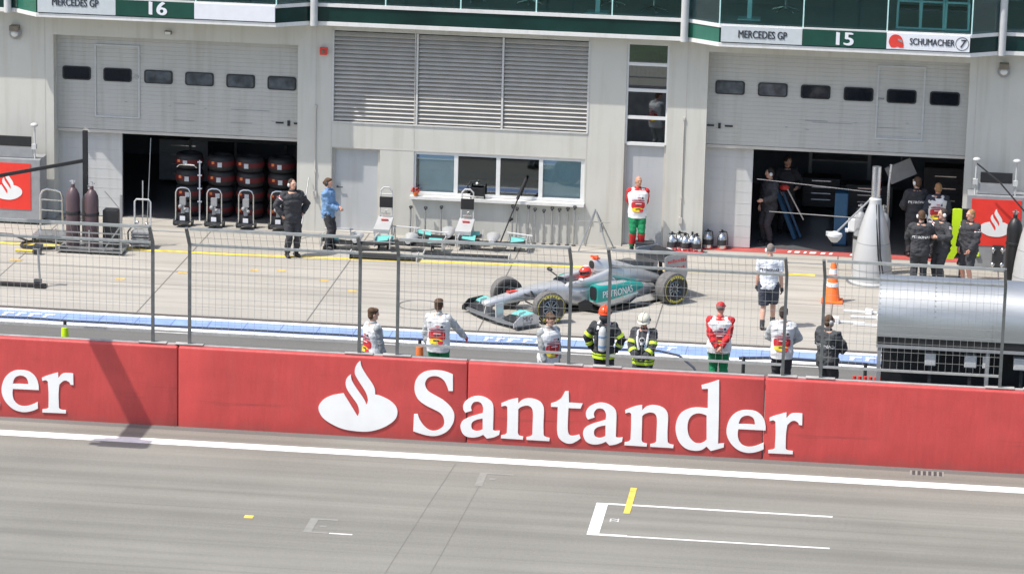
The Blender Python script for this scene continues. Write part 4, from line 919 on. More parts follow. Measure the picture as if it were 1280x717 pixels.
# ================================================================ STANDS, SPARE WINGS AND POLES ALONG THE WALL
def jack_stand(x, y, lab, first=[]):
    if first: return dup(first[0], (x, y, 0), None, lab)
    t = thing('jack_stand', lab, 'jack', (x, y, 0), group='tall jack stands under the window'); first.append(t)
    b = MB()
    for s in (-1, 1): b.tube([(s*.14, .10, .0), (s*.14, .10, .62), (s*.13, .12, 1.16)], .016, 6)
    b.tube([(-.13, .12, 1.16), (-.06, .1, 1.24), (.06, .1, 1.24), (.13, .12, 1.16)], .02, 8); b.tube([(-.15, .12, 1.08), (.15, .12, 1.08)], .018, 6); b.build('handle_frame', 'light_grey', t, True)
    b = MB(); b.box(-.15, .15, .07, .10, .78, 1.03); b.build('pad', 'black', t, bevel=.02)
    b = MB(); b.loft([[(-.17, .12, .58), (.17, .12, .58), (.17, .12, .48), (-.17, .12, .48)], [(-.22, -.32, .36), (.14, -.32, .36), (.14, -.32, .28), (-.22, -.32, .28)]]); b.build('wedge', 'silver', t)
    b = MB(); b.beam((-.09, -.03, .53), (.07, -.03, .53), .05, .02); b.build('sticker', 'red', t)
    for s, q in ((-.20, -.30), (.12, -.30), (-.14, .10), (.14, .10)): b = MB(); b.beam((s, q, 0), (s, q, .36), .025); b.build('leg', 'light_grey', t)
    for q in (.22, .03): b = MB(); b.beam((-.185, -.30, q), (.105, -.30, q), .02); b.build('crossbar', 'light_grey', t)
    b = MB(); b.tube([(-.1, .08, .64), (.1, .08, .64)], .02, 6); b.tube([(0, .08, .62), (0, .05, .72), (.05, .05, .74)], .015, 6); b.build('lever', 'chrome', t, True)
    return t
jack_stand(-4.62, -.75, 'tall jack stand with black pad in front of the grey door')
jack_stand(-2.80, -.55, 'tall jack stand with black pad below the strip window')
def spare_wing(x, y, lab, rz, first=[]):
    if first: return dup(first[0], (x, y, 0), rz, lab)
    t = thing('spare_front_wing', lab, 'wing', (x, y, 0), rz, group='spare front wings lying along the wall'); first.append(t)
    b = MB()
    b.loft([[(xx, yy*(1-.25*abs(xx)), zz+.10*abs(xx)) for yy, zz in ((-.28, .12), (-.25, .135), (.0, .16), (.0, .145))] for xx in (-.75, -.45, -.2, .2, .45, .75)]); b.build('main_plane', 'carbon', t, True)
    b = MB(); b.loft([[(xx, yy, zz) for yy, zz in ((-.1, .17), (-.06, .22), (.12, .27), (.10, .24))] for xx in (-.70, -.55, -.40)]); b.build('flap', 'turquoise_pale', t, True); b = MB(); b.loft([[(xx, yy, zz) for yy, zz in ((-.1, .17), (-.06, .22), (.12, .27), (.10, .24))] for xx in (.40, .55, .70)]); b.build('flap', 'turquoise_pale', t, True)
    for s in (-1, 1): b = MB(); b.box(s*.77-.012, s*.77+.012, -.3, .2, .08, .30); b.build('endplate', 'silver', t)
    b = MB(); b.loft([[(w*c, -.35+.16*k, z+hh*s) for c, s in [(math.cos(a), math.sin(a)) for a in [2*math.pi*j/12 for j in range(12)]]] for k, (w, z, hh) in enumerate(((.05, .24, .04), (.11, .25, .07), (.14, .27, .085), (.16, .28, .09)))]); b.build('nose', 'silver', t, True)
    b = MB()
    for s in (-.5, .5): b.beam((s, -.15, 0), (s, -.05, .12), .03); b.beam((s, .15, 0), (s, .05, .12), .03)
    b.beam((-.7, 0, .1), (.7, 0, .1), .03); b.build('trestle', 'dark_metal', t)
    return t
M['turquoise_pale'] = mat('pale_turquoise_paint', (0.16, 0.50, 0.47), 0.3, 0, 0.15, 6)
spare_wing(-5.15, -1.5, 'spare turquoise and silver front wing by the feet of the person in blue', .06)
spare_wing(-3.95, -1.35, 'spare front wing on the ground between the two jack stands', -.05)
spare_wing(-3.2, -.55, 'spare front wing close to the wall between the two jack stands', .1)
spare_wing(-2.15, -.9, 'spare front wing below the leaning black pole', .03)
for x, y, L, lab in ((-4.4, -2.35, 1.5, 'long flat dark wing plane on the apron under the grey door'), (-2.6, -2.0, 1.9, 'long flat dark wing plane on the apron below the strip window')):
    t = thing('wing_plane', lab, 'wing', (x, y, 0), .02, group='flat wing planes lying on the apron'); b = MB(); b.loft([[(xx, yy, zz) for yy, zz in ((-.18, .05), (-.15, .075), (.16, .085), (.16, .06))] for xx in (-L/2, L/2)]); b.build('plane', 'carbon', t, True)
    for s in (-1, 1): b = MB(); b.box(s*L/2-.01, s*L/2+.01, -.2, .2, .0, .14); b.build('endplate', 'light_grey', t)
pl_ = [(-4.14, .72), (-3.80, .73), (-3.45, .76), (-1.81, .86), (-1.70, .82), (-1.44, .88), (-1.31, .82), (-1.11, .80), (-.92, .86), (-.75, .84), (-.57, .87), (-.40, .92)]
pn = ['first from the grey door', 'second from the grey door', 'third from the grey door', 'just right of the black leaning pole', 'second beyond the black leaning pole', 'third beyond the black leaning pole', 'fourth beyond the black leaning pole', 'fifth beyond the black leaning pole', 'fourth from the stepped trestle', 'third from the stepped trestle', 'second from the stepped trestle', 'nearest the stepped trestle']
pn[3] = 'nearest the black leaning pole'
for i, (x, h) in enumerate(pl_):
    if i == 0:
        t = pp = thing('barrier_pole', 'steel hooked pole against the wall, '+pn[0], 'pole', (x, -.08, 0), group='hooked steel poles against the wall')
        b = MB(); b.tube([(0, -.05, 0), (0, 0, 1)], .020, 8); b.build('tube', 'steel', t, True)
        b = MB(); b.tube([(-.03, -.02, .95), (-.02, -.03, 1.0), (.03, -.03, 1.0), (.035, -.02, .94)], .012, 6); b.box(-.022, .022, -.04, -.01, .90, .95); b.build('hook', 'dark_metal', t)
        b = MB(); b.lathe([(.05, 0), (.05, .015), (.03, .03), (.022, .03)], 12, Matrix.Translation((0, -.05, 0))); b.build('foot', 'dark_metal', t)
        t.scale = (1, 1, h)
    else:
        t = dup(pp, (x, -.08-random.uniform(0, .06), 0), random.uniform(-.5, .5), 'steel hooked pole against the wall, '+pn[i]); t.scale = (1, 1, h)
b = MB(); b.tube([(-2.05, -.5, .02), (-1.52, -.06, 1.50)], .016, 8); b.tube([(-1.70, -.22, 1.02), (-1.53, -.08, 1.47)], .035, 8); b.beam((-1.86, -.36, .54), (-1.78, -.34, .60), .05); tag(b.build('leaning_pole', 'black'), 'long black pole leaning on the wall below the strip window', 'pole')
t = thing('trestle', 'thin steel A-shaped trestle standing against the wall by the marshal', 'trestle', (.06, -.45, 0))
for p0, p1 in (((-.30, -.28, 0), (.03, .06, .92)), ((.36, -.18, 0), (.05, .06, .86)), ((.46, .20, 0), (.05, .08, .86)), ((-.2, .3, 0), (.03, .1, .9))): b = MB(); b.tube([p0, p1], .016, 6); b.build('leg', 'steel', t)
b = MB(); b.tube([(-.36, .05, .62), (.36, .05, .63)], .012, 6); b.tube([(-.36, .05, .62), (-.36, .07, .74)], .012, 6); b.box(.14, .22, .02, .10, .40, .58); b.build('crossbar', 'steel', t)
t = thing('flower_box', 'small red flower pot on the end of the window sill', 'flower pot', (-4.03, -.10, .957))
b = MB(); b.lathe([(.05, 0), (.07, .09), (.06, .09)], 12); b.build('pot', 'orange_mark', t)
b = MB(); rr = random.Random(5)
for k in range(26): b.ball((rr.uniform(-.09, .09), rr.uniform(-.05, .05), rr.uniform(.09, .19)), rr.uniform(.014, .028), 6, 4)
b.build('blossoms', 'dull_red', t)
t = thing('seat_back', 'small black camera on the sill in front of the dark pane', 'camera', (-2.62, -.08, .957))
b = MB(); b.box(-.14, .14, -.03, .03, .06, .25); b.box(-.17, -.14, -.03, .03, 0, .3); b.box(.14, .17, -.03, .03, 0, .3); b.build('case', 'black', t, bevel=.01); b = MB(); b.ball((-.02, 0, .35), .03, 8, 6); b.build('knob', 'white', t, True)
t.name = 'sill_camera'
# fire extinguishers
def extinguisher(x, y, lab, rz=0, m='chrome', first={}):
    if m in first: return dup(first[m], (x, y, 0), rz, lab)
    t = thing('fire_extinguisher', lab, 'extinguisher', (x, y, 0), rz, group='small fire extinguishers along the pit wall'); first[m] = t
    b = MB(); b.lathe([(.09, 0), (.105, .015), (.105, .27), (.085, .325), (.035, .36), (.03, .38)], 18); b.build('cylinder', m, t, True)
    b = MB(); b.box(-.07, .07, -.012, .012, .39, .41); b.box(-.02, .02, -.02, .02, .36, .45); b.tube([(.02, 0, .42), (.10, -.02, .40), (.125, -.04, .25), (.12, -.05, .1)], .012, 6); b.build('valve', 'black', t, True)
    b = MB(); b.lathe([(.106, .10), (.1075, .105), (.1075, .22), (.106, .225)], 18); b.build('label', 'dark_metal', t)
    b = MB(); b.lathe([(.107, .012), (.112, .0), (.112, .03)], 18); b.build('base_ring', 'red', t)
    return t
extinguisher(2.60, .22, 'silver fire extinguisher at the door leaf, nearest the pilaster'); extinguisher(2.92, .22, 'silver fire extinguisher at the door leaf, nearest the open garage', .4)
for i, (x, y, l) in enumerate(((1.82, -.22, 'nearest the white cloth'), (1.98, -.12, 'second from the white cloth'), (2.12, -.25, 'third from the white cloth'), (2.27, -.14, 'fourth from the white cloth'), (2.38, -.26, 'nearest the door leaf'))):
    extinguisher(x, y, 'silver extinguisher of the cluster on the red tray, '+l, .6*i)
t = thing('tray', 'flat red tray under the cluster of extinguishers', 'tray', (2.1, -.24, 0)); b = MB(); b.box(-.42, .42, -.22, .2, .001, .03); b.box(-.42, .42, -.24, -.22, .0, .07); b.build('tray_body', 'red', t)
t = thing('storage_box', 'dark blue storage box at the feet of the bald marshal', 'box', (1.22, -.42, 0)); b = MB(); b.box(-.20, .20, -.14, .14, 0, .20); b.build('case', 'cable', t, bevel=.02); b = MB(); b.box(-.21, .21, -.15, .15, .20, .235); b.build('lid', 'dark_metal', t, bevel=.01)
t = thing('cloth_bundle', 'crumpled white cloth lying beside the marshal at the door', 'cloth', (1.60, -.38, 0))
b = MB(); n = 14
grid = [(-.32+.64*i/n, -.2+.4*j/8) for j in range(9) for i in range(n+1)]
b.add([(x, y, .02+.09*max(0, 1-(x/.33)**2)*max(0, 1-(y/.21)**2)+.03*noise.noise(Vector((x*9, y*9, 1)))) for x, y in grid], [(j*(n+1)+i, j*(n+1)+i+1, (j+1)*(n+1)+i+1, (j+1)*(n+1)+i) for j in range(8) for i in range(n)]); b.build('cloth', 'white', t, True)
# cone
t = thing('traffic_cone', 'tall orange cone with pale bands beside the fence gap', 'cone', (5.53, -4.2, 0))
b = MB(); b.box(-.23, .23, -.23, .23, 0, .045); b.build('base', 'orange', t, bevel=.02)
b = MB(); b.lathe([(.175, .045), (.165, .06), (.045, .90), (.035, .915)], 28); co = b.build('cone', 'orange', t, True)
b = MB(); b.lathe([(.0895, .61), (.0925, .612), (.0765, .728), (.0735, .73)], 28); b.build('band', 'white', co, True)
b = MB(); b.lathe([(.1315, .345), (.134, .347), (.122, .43), (.119, .432)], 28); b.build('band', 'white', co, True)
for x, y, L, lab, rz in ((5.95, -6.0, .62, 'thin white air jack bar lying closest to the cone', -.02), (6.35, -5.5, .8, 'thin white air jack bar lying behind the others', .03), (6.15, -5.05, .7, 'thin dark and white bar lying beside the cone base', -.05), (6.45, -6.15, .85, 'thin white air jack bar lying beside the pit stand', -.03)):
    t = thing('white_bar', lab, 'bar', (x, y, 0), rz, group='white bars lying on the apron'); b = MB(); b.box(-L/2, L/2, -.03, .03, .01, .05); b.build('bar', 'white', t)
    b = MB(); b.box(-L/2-.05, -L/2+.08, -.09, .09, 0, .12) if L < .7 else b.box(L/2-.25, L/2-.1, -.08, .08, 0, .09); b.build('block', 'white', t)
# neon board, blue jack and hidden equipment in garage 15
t = thing('neon_board', 'upright neon yellow board between the crew in black', 'board', (8.03, -1.75, 0))
b = MB(); b.prism([(-.02, .95), (-.02, 1.60), (.02, 1.62), (.16, 1.62), (.19, 1.60), (.19, .78), (.05, .50), (-.10, .50), (-.10, .60), (.02, .80), (-.02, .84)], lambda u, v, q: (u, q, v), -.03, .03); b.build('board', 'neon', t)
b = MB(); b.box(.19, .42, -.02, .06, .35, 1.62); b.build('side_panel', 'black', t); b = MB(); b.box(-.1, .3, -.25, .25, 0, .06); b.beam((.2, 0, .05), (.2, 0, .6), .04); b.build('stand', 'dark_metal', t)
t = thing('floor_jack', 'blue garage jack with a red grip leaning in garage 15', 'jack', (4.35, 1.5, 0))
b = MB(); b.beam((.18, -.05, .05), (-.28, .05, 1.12), .13, .08); b.beam((.3, .1, .05), (-.15, .1, 1.1), .05); b.build('beam', 'blue', t)
b = MB(); b.ball((-.12, 0, 1.22), (.12, .06, .07)); b.build('grip', 'red', t, True); b = MB(); b.beam((-.05, -.02, 1.2), (.35, -.05, .5), .03); b.build('lever', 'steel', t)
t = thing('shelf_unit', 'dim grey shelf unit at the back of garage 15', 'shelf', (5.4, 5.5, 0))
b = MB()
for x in (-.7, .7): b.box(x-.04, x+.04, -.25, .25, 0, 2.0)
for z in (.5, 1.1, 1.7): b.box(-.66, .66, -.25, .25, z, z+.04)
b.build('frame', 'interior_light', t)
t = thing('screen_panel', 'tilted pale grey screen hanging inside garage 15 behind the mast', 'screen', (6.85, 1.3, 1.55))
b = MB(); b.cbox((0, 0, .22), (.62, .05, .40), Matrix.Rotation(-.45, 3, 'Y')); b.build('panel', 'grey', t); b = MB(); b.tube([(0, .03, .4), (0, .03, 1.6)], .02, 6); b.build('bracket', 'dark_metal', t)
b = MB(); b.tube([(6.60, -1.0, .02), (6.60, -1.0, 1.9), (6.63, -1.0, 2.38)], .03, 8); tag(b.build('slim_rod', 'chrome', smooth=True), 'slim bright rod standing behind the chrome masted pod', 'rod')
t = thing('blue_trolley', 'dark blue equipment case standing inside garage 15', 'case', (5.55, 1.2, 0)); b = MB(); b.box(-.15, .15, -.2, .2, .05, 1.25); b.build('case', 'blue', t, bevel=.03); b = MB(); b.box(-.17, .17, -.22, .22, 0, .05); b.build('base', 'black', t)


for i, (x, y, lab) in enumerate(((-5.6, -1.2, 'thin steel sawhorse behind the spare wing nearest the person in blue'), (-4.15, -.7, 'thin steel sawhorse beside the jack stand at the grey door'), (-3.45, -1.0, 'thin steel sawhorse between the two spare wings under the window'), (-1.55, -.85, 'thin steel sawhorse beyond the black leaning pole'))):
    if i == 0:
        t = sh = thing('sawhorse', lab, 'sawhorse', (x, y, 0), .1, 'thin steel sawhorses along the wall')
        for sx in (-.26, .26):
            for sy in (-.13, .13): b = MB(); b.tube([(sx*1.1, sy, 0), (sx, 0, .36)], .011, 6); b.build('leg', 'steel', t)
        b = MB(); b.tube([(-.32, 0, .36), (.32, 0, .36)], .016, 6); b.build('crossbar', 'light_grey', t)
    else: dup(sh, (x, y, 0), -.12*i, lab)
# ================================================================ PEOPLE
def skin_union(b, voxel, smooth=2, wrinkle=0.0, seed=0.0, freq=9.0):
    """Overlapping closed shapes -> ONE continuous surface."""
    me = bpy.data.meshes.new('tmp'); me.from_pydata([tuple(v) for v in b.v], [], b.f)
    bm = bmesh.new(); bm.from_mesh(me); bmesh.ops.recalc_face_normals(bm, faces=bm.faces); bm.to_mesh(me); bm.free()
    o = bpy.data.objects.new('tmp', me); C.objects.link(o)
    r = o.modifiers.new('r', 'REMESH'); r.mode = 'VOXEL'; r.voxel_size = voxel; r.adaptivity = 0
    if smooth: s = o.modifiers.new('s', 'SMOOTH'); s.iterations = smooth; s.factor = 0.5
    out = bpy.data.meshes.new_from_object(o.evaluated_get(_DG())); bpy.data.objects.remove(o); bpy.data.meshes.remove(me)
    if wrinkle:
        nr = [v.normal.copy() for v in out.vertices]
        for v, n in zip(out.vertices, nr):
            q = Vector((v.co.x*freq+seed+v.co.z*3, v.co.y*freq, v.co.z*freq*1.5)); v.co += n*(wrinkle*noise.noise(q)+wrinkle*.8*(.4-abs(noise.noise(q*1.9))))
    return out
def ik(S, W, a, b_, pole):
    d = W-S; L = min(d.length, (a+b_)*.999); u = d.normalized(); W = S+u*L
    x = (a*a-b_*b_+L*L)/(2*L); h = math.sqrt(max(a*a-x*x, 1e-6)); p = Vector(pole); p = (p-u*p.dot(u)).normalized()
    return S+u*x+p*h, W
SKINS = {'fair': (0.62, 0.36, 0.26), 'tan': (0.50, 0.27, 0.18), 'ruddy': (0.64, 0.32, 0.23)}
for k, c in SKINS.items(): M['skin_'+k] = mat('skin_'+k, c, 0.55, 0, 0.10, 12)
CLOTH = {'white_cloth': (.80, .81, .82), 'grey_cloth': (.36, .38, .38), 'pale_grey_cloth': (.50, .52, .52), 'black_cloth': (.042, .044, .050), 'dark_grey_cloth': (.055, .06, .065), 'red_cloth': (.56, .025, .03), 'green_cloth': (.01, .23, .09),
         'blue_cloth': (.17, .31, .53), 'navy_cloth': (.04, .047, .065), 'shirt_white': (.74, .77, .80), 'hair_brown': (.10, .055, .03), 'hair_dark': (.045, .033, .025), 'hair_fair': (.36, .20, .09), 'hair_grey': (.20, .17, .15)}
for k, c in CLOTH.items(): M[k] = mat(k, c, 0.85, 0, 0.16, 7, bump=0.15)
M['eye'] = mat('eye_dark', (.03, .025, .02), .3, 0, 0); M['lip'] = mat('lips', (.42, .15, .12), .5, 0, 0)
M['shoe'] = mat('shoe_black', (.02, .02, .022), .5, 0, .1); M['helmet_orange'] = mat('helmet_orange', (.85, .085, .015), .3, 0, .05, coat=.4); M['helmet_cream'] = mat('helmet_cream', (.70, .68, .56), .35, 0, .08, coat=.3)
M['print_red'] = mat('print_red', (.60, .035, .04), .8, 0, .15, 20); M['print_yellow'] = mat('print_yellow', (.80, .62, .03), .8, 0, .15, 20); M['print_dark'] = mat('print_dark', (.06, .04, .045), .8, 0, 0); M['print_magenta'] = mat('print_plum', (.42, .05, .10), .8, 0, .1)
M['reflector'] = mat('neon_band', (.62, .85, .05), .6, 0, .05)

def person(label, loc, rz, H=1.78, hands=((.22, -.05, .86), (-.22, -.05, .86)), elbow=((.6, .5, -.2), (-.6, .5, -.2)), feet=((.11, 0, 0), (-.11, 0, 0)), head=(0, 0), lean=0.0, bulk=1.0,
           skin='fair', hair='hair_brown', hairstyle='short', top=('jacket', 'black_cloth'), legs=('trousers', 'black_cloth'), tabard=None, gloves=None, headset=None, shoes='shoe', sock=None, hat=None,
           group='crew and marshals', back_text=None, text_mat='white', extra=None, fine=True, seed=1.0):
    t = thing('person', label, 'person', loc, rz, group); s = H/1.78; vx = .011 if fine else .016
    V3 = lambda p: Vector(p)*s
    # skeleton ---------------------------------------------------------------
    hipz = .93; ln = Matrix.Rotation(lean, 4, 'X')
    def up(p):                                              # upper body leans forward about the hips
        q = Vector(p)-Vector((0, 0, hipz)); return (ln @ q + Vector((0, 0, hipz)))*s
    hm = Matrix.Translation(up((0, 0, 1.535))) @ ln @ Matrix.Rotation(head[0], 4, 'Z') @ Matrix.Rotation(head[1], 4, 'X')
    hd = lambda p: hm @ (Vector(p)*s)
    torso = [(.78, .156, .117, .005), (.84, .155, .115, .005), (.93, .168, .122, .008), (1.05, .148, .105, 0), (1.17, .155, .108, -.004), (1.30, .178, .118, 0), (1.40, .185, .112, .006), (1.455, .150, .092, .012), (1.495, .085, .075, .016)]
    def trunk(b, inf, z0=.84, z1=1.5, n=20):
        rings = []; zs = sorted(set([z0, z1]+[z for z, *_ in torso if z0 < z < z1]))
        for z in zs:
            for (za, ra, ya, oa), (zb, rb, yb, ob) in zip(torso, torso[1:]):
                if za <= z <= zb+1e-6: f = (z-za)/(zb-za); rx = (ra+(rb-ra)*f)*bulk+inf; ry = (ya+(yb-ya)*f)*bulk+inf; oy = oa+(ob-oa)*f; break
            rings.append([up((rx*math.copysign(abs(math.cos(a))**.85, math.cos(a)), oy+ry*math.copysign(abs(math.sin(a))**.85, math.sin(a)), z)) for a in [2*math.pi*k/n for k in range(n)]])
        b.loft(rings)
    S = [up((.182*(bulk*.4+.6), .012, 1.425)), up((-.182*(bulk*.4+.6), .012, 1.425))]
    E_ = []; W_ = []
    for i in (0, 1):
        e, w = ik(S[i], V3(hands[i]), .295*s, .265*s, elbow[i]); E_.append(e); W_.append(w)
    HP = [V3((.092, .0, .90)), V3((-.092, .0, .90))]; K_ = []; A_ = []
    for i in (0, 1):
        a = V3((feet[i][0], feet[i][1], .085+(feet[i][2] if len(feet[i]) > 2 else 0))); k, a = ik(HP[i], a, .43*s, .415*s, (0, -1, 0)); K_.append(k); A_.append(a)
    fa = [math.atan2(f[0], .6)*.8 if len(f) < 4 else f[3] for f in feet]
    def arm(b, i, inf, end=1.0, root=True):
        P = [up((.10*(1 if i == 0 else -1), .01, 1.43))] if root else []
        R = [(.062+inf)*s] if root else []
        P += [S[i], S[i].lerp(E_[i], .5), E_[i]]; R += [(.060*bulk+inf)*s, (.050*bulk+inf)*s, (.043+inf)*s]
        if end > 1: P += [E_[i].lerp(W_[i], .4), E_[i].lerp(W_[i], end-1)]; R += [(.043+inf)*s, ((.033 if end > 1.9 else .038)+inf)*s]
        elif end < 1: P[-1] = S[i].lerp(E_[i], end); R[-1] = (.048*bulk+inf*1.2)*s; del P[-2], R[-2]
        b.tube(P, R, 12)
        b.ball(P[1 if root else 0], (.060*bulk+inf)*s, 10, 8); 
        if end > 1: b.ball(E_[i], (.044+inf)*s, 10, 8)
    def leg(b, i, inf, end=2.0):
        P = [HP[i]+Vector((0, 0, .02*s)), HP[i].lerp(K_[i], .45), K_[i]]; R = [(.094*bulk+inf)*s, (.080*bulk+inf)*s, (.057+inf)*s]
        if end > 1: P += [K_[i].lerp(A_[i], .3)+Vector((0, .012*s, 0)), K_[i].lerp(A_[i], end-1)]; R += [(.057+inf)*s, ((.039 if end > 1.7 else .05)+inf)*s]
        elif end < 1: P[-1] = HP[i].lerp(K_[i], end); R[-1] = (.066+inf*1.4)*s
        b.tube(P, R, 12); b.ball(HP[i], (.098*bulk+inf)*s, 10, 8)
        if end > 1: b.ball(K_[i], (.056+inf)*s, 10, 8)
    def foot(b, i, inf):
        fm = Matrix.Translation(Vector((A_[i].x, A_[i].y, A_[i].z-.085*s))) @ Matrix.Rotation(fa[i], 4, 'Z')
        q = lambda p: fm @ (Vector(p)*s)
        b.tube([q((0, .075, .045)), q((0, .03, .05)), q((0, -.05, .042)), q((0, -.13, .032)), q((0, -.175, .028))], [((.034+inf)*s, (.036+inf)*s), ((.040+inf)*s, (.045+inf)*s), ((.046+inf)*s, (.038+inf)*s), ((.048+inf)*s, (.028+inf)*s), ((.03+inf)*s, (.02+inf)*s)], 10)
        b.tube([q((0, 0, .05)), A_[i]+Vector((0, 0, .03*s))], [(.042+inf)*s, (.038+inf)*s], 10)
    # body: trunk, limbs, five-fingered hands and a face as one surface ----------
    b = MB(); trunk(b, 0)
    b.tube([up((0, .016, 1.45)), up((0, .012, 1.52)), hd((0, .01, .04))], [.066*s, .057*s, .056*s], 12)
    rot3 = (hm.to_3x3()).to_4x4()
    b.ball(hd((0, .005, .145)), (.076*s, .096*s, .108*s), 16, 12, rot3); b.ball(hd((0, -.028, .075)), (.056*s, .062*s, .062*s), 12, 8, rot3)
    b.ball(hd((0, -.060, .05)), (.030*s, .028*s, .026*s), 10, 8, rot3)                       # chin
    b.tube([hd((0, -.086, .165)), hd((0, -.104, .122)), hd((0, -.088, .112))], [.011*s, .017*s, .014*s], 8)   # nose
    b.tube([hd((-.045, -.080, .172)), hd((0, -.092, .176)), hd((.045, -.080, .172))], .011*s, 6)         # brow
    for q in (1, -1): b.ball(hd((q*.078, .012, .125)), (.012*s, .022*s, .034*s), 8, 6, rot3)
    for i in (0, 1):
        arm(b, i, 0, 2.0); leg(b, i, 0); foot(b, i, 0)
        d = (W_[i]-E_[i]).normalized(); sd = 1 if i == 0 else -1
        inw = Vector((-sd, -.35, 0)); inw = (inw-d*inw.dot(d)).normalized(); wd = d.cross(inw).normalized()
        c0 = W_[i]; c1 = W_[i]+d*.085*s
        b.tube([c0-d*.02*s, c0+d*.03*s, c1], [(.030*s, .022*s), (.040*s, .018*s), (.042*s, .016*s)], 8)
        b.ball(c0+d*.045*s, .027*s, 8, 6)
        for k in range(4):
            o = wd*((k-1.5)*.0205*s); L = (.068, .078, .074, .058)[k]*s
            b.tube([c1+o-d*.02*s, c1+o+d*L*.42+inw*.006*s, c1+o+d*L*.72+inw*.028*s, c1+o+d*L*.80+inw*.05*s], [.0105*s, .0098*s, .009*s, .008*s], 6)
        th = wd*(-.036*s) if (wd.y < 0) == (True) else wd*(.036*s); th = wd*(.036*s) if wd.y < 0 else wd*(-.036*s)
        b.tube([c0+d*.02*s+th*.5, c0+d*.045*s+th*1.25+inw*.012*s, c0+d*.082*s+th*1.2+inw*.030*s], [.015*s, .013*s, .010*s], 6)
    me = skin_union(b, vx*.85 if fine else vx, 1)
    body = mesh_obj('body', me, ['skin_'+skin, 'eye', 'lip', gloves or ('skin_'+skin)], t)
    inv = hm.inverted()
    for p in me.polygons:
        q = inv @ p.center; q = q/s
        if q.y < -.05:
            if abs(abs(q.x)-.033) < .008 and abs(q.z-.150) < .005: p.material_index = 1
            elif abs(q.x) < .024 and abs(q.z-.082) < .0065: p.material_index = 2
        if gloves:
            for i in (0, 1):
                if (p.center-W_[i]).dot((W_[i]-E_[i]).normalized()) > -.01*s and (p.center-W_[i]).length < .22*s: p.material_index = 3
    # clothes -------------------------------------------------------------------
    kind, cm = top
    b = MB()
    loose = {'jacket': .044, 'overall': .030, 'shirt': .024, 'coat': .040}[kind]
    trunk(b, loose, .80 if kind != 'shirt' else .86, 1.475)
    for i in (0, 1): arm(b, i, {'coat': .030, 'jacket': .031, 'overall': .023, 'shirt': .022}[kind], 1.97 if kind != 'shirt' else .70)
    if kind != 'shirt': b.tube([up((0, .018, 1.45)), up((0, .016, 1.54))], [.082*s, .070*s], 14)
    else: b.tube([up((0, .018, 1.45)), up((0, .016, 1.515))], [.078*s, .066*s], 14)
    jk = mesh_obj(kind, skin_union(b, vx*1.15, 2, (.024 if kind in ('jacket', 'coat') else .018)*s, seed), cm, t)
    if legs:
        lk, lm = legs; b = MB(); trunk(b, .016, .84, 1.0)
        for i in (0, 1): leg(b, i, {'trousers': .024, 'shorts': .036}[lk], {'trousers': 1.95, 'shorts': .93}[lk])
        lg = mesh_obj(lk, skin_union(b, vx*1.15, 2, .015*s, seed+3), lm, t)
    for i in (0, 1):
        b = MB(); foot(b, i, .010); mesh_obj('shoe', skin_union(b, vx, 1), shoes, t)
        if sock: b = MB(); b.tube([A_[i].lerp(K_[i], -.02), A_[i].lerp(K_[i], .28)], [.049*s, .055*s], 12); b.build('sock', sock, t, True)
    outer = jk
    if tabard:
        b = MB(); trunk(b, .054, .80, 1.40); 
        for q in (1, -1): b.tube([up((q*.11, -.105*bulk, 1.36)), up((q*.115, -.03, 1.475)), up((q*.115, .06, 1.475)), up((q*.11, .13*bulk, 1.36))], [.055*s, .045*s, .045*s, .055*s], 8)
        trunk(b, .043, 1.35, 1.46)
        outer = mesh_obj('tabard', skin_union(b, vx*1.1, 2, .006*s, seed+5), tabard, t)
    # prints projected on to the cloth ---------------------------------------------
    def project(name, me, m, side, z, x=0.0, onto=None, par=None, lift=0.0):
        """Lay a flat shape (x right as read, y up) on to the front (-1) or back (+1) of a garment."""
        onto = onto or outer; bv = BVHTree.FromPolygons([v.co for v in onto.data.vertices], [p.vertices for p in onto.data.polygons])
        up_, okv = Vector((0, 0, 1)), 0
        for v in me.vertices:
            px = (v.co.x+x)*(-1 if side > 0 else 1); P = up((px, 0, z+v.co.y))
            dr = ln.to_3x3() @ Vector((0, -side, 0)); h = bv.ray_cast(P-dr*.6, dr)
            v.co = (h[0]-dr*(.012+lift)) if h[0] else (P-dr*.15)
        return mesh_obj(name, me, m, par or onto, False)
    def blob(w, h, p=2.0, n=20, m=9):
        vs = [(0, 0, 0)]; fs = []
        for r in range(1, m+1):
            for k in range(n*2):
                a = math.pi*k/n; c, q = math.cos(a), math.sin(a)
                vs.append((w*r/m*math.copysign(abs(c)**(2/p), c), h*r/m*math.copysign(abs(q)**(2/p), q), 0))
        N = n*2
        for k in range(N): fs.append((0, 1+k, 1+(k+1) % N))
        for r in range(m-1):
            for k in range(N): fs.append((1+r*N+k, 1+(r+1)*N+k, 1+(r+1)*N+(k+1) % N, 1+r*N+(k+1) % N))
        me = bpy.data.meshes.new('blob'); me.from_pydata(vs, [], fs); return me
    def rule(w, h): return blob(w, h, 8, 12, 8)
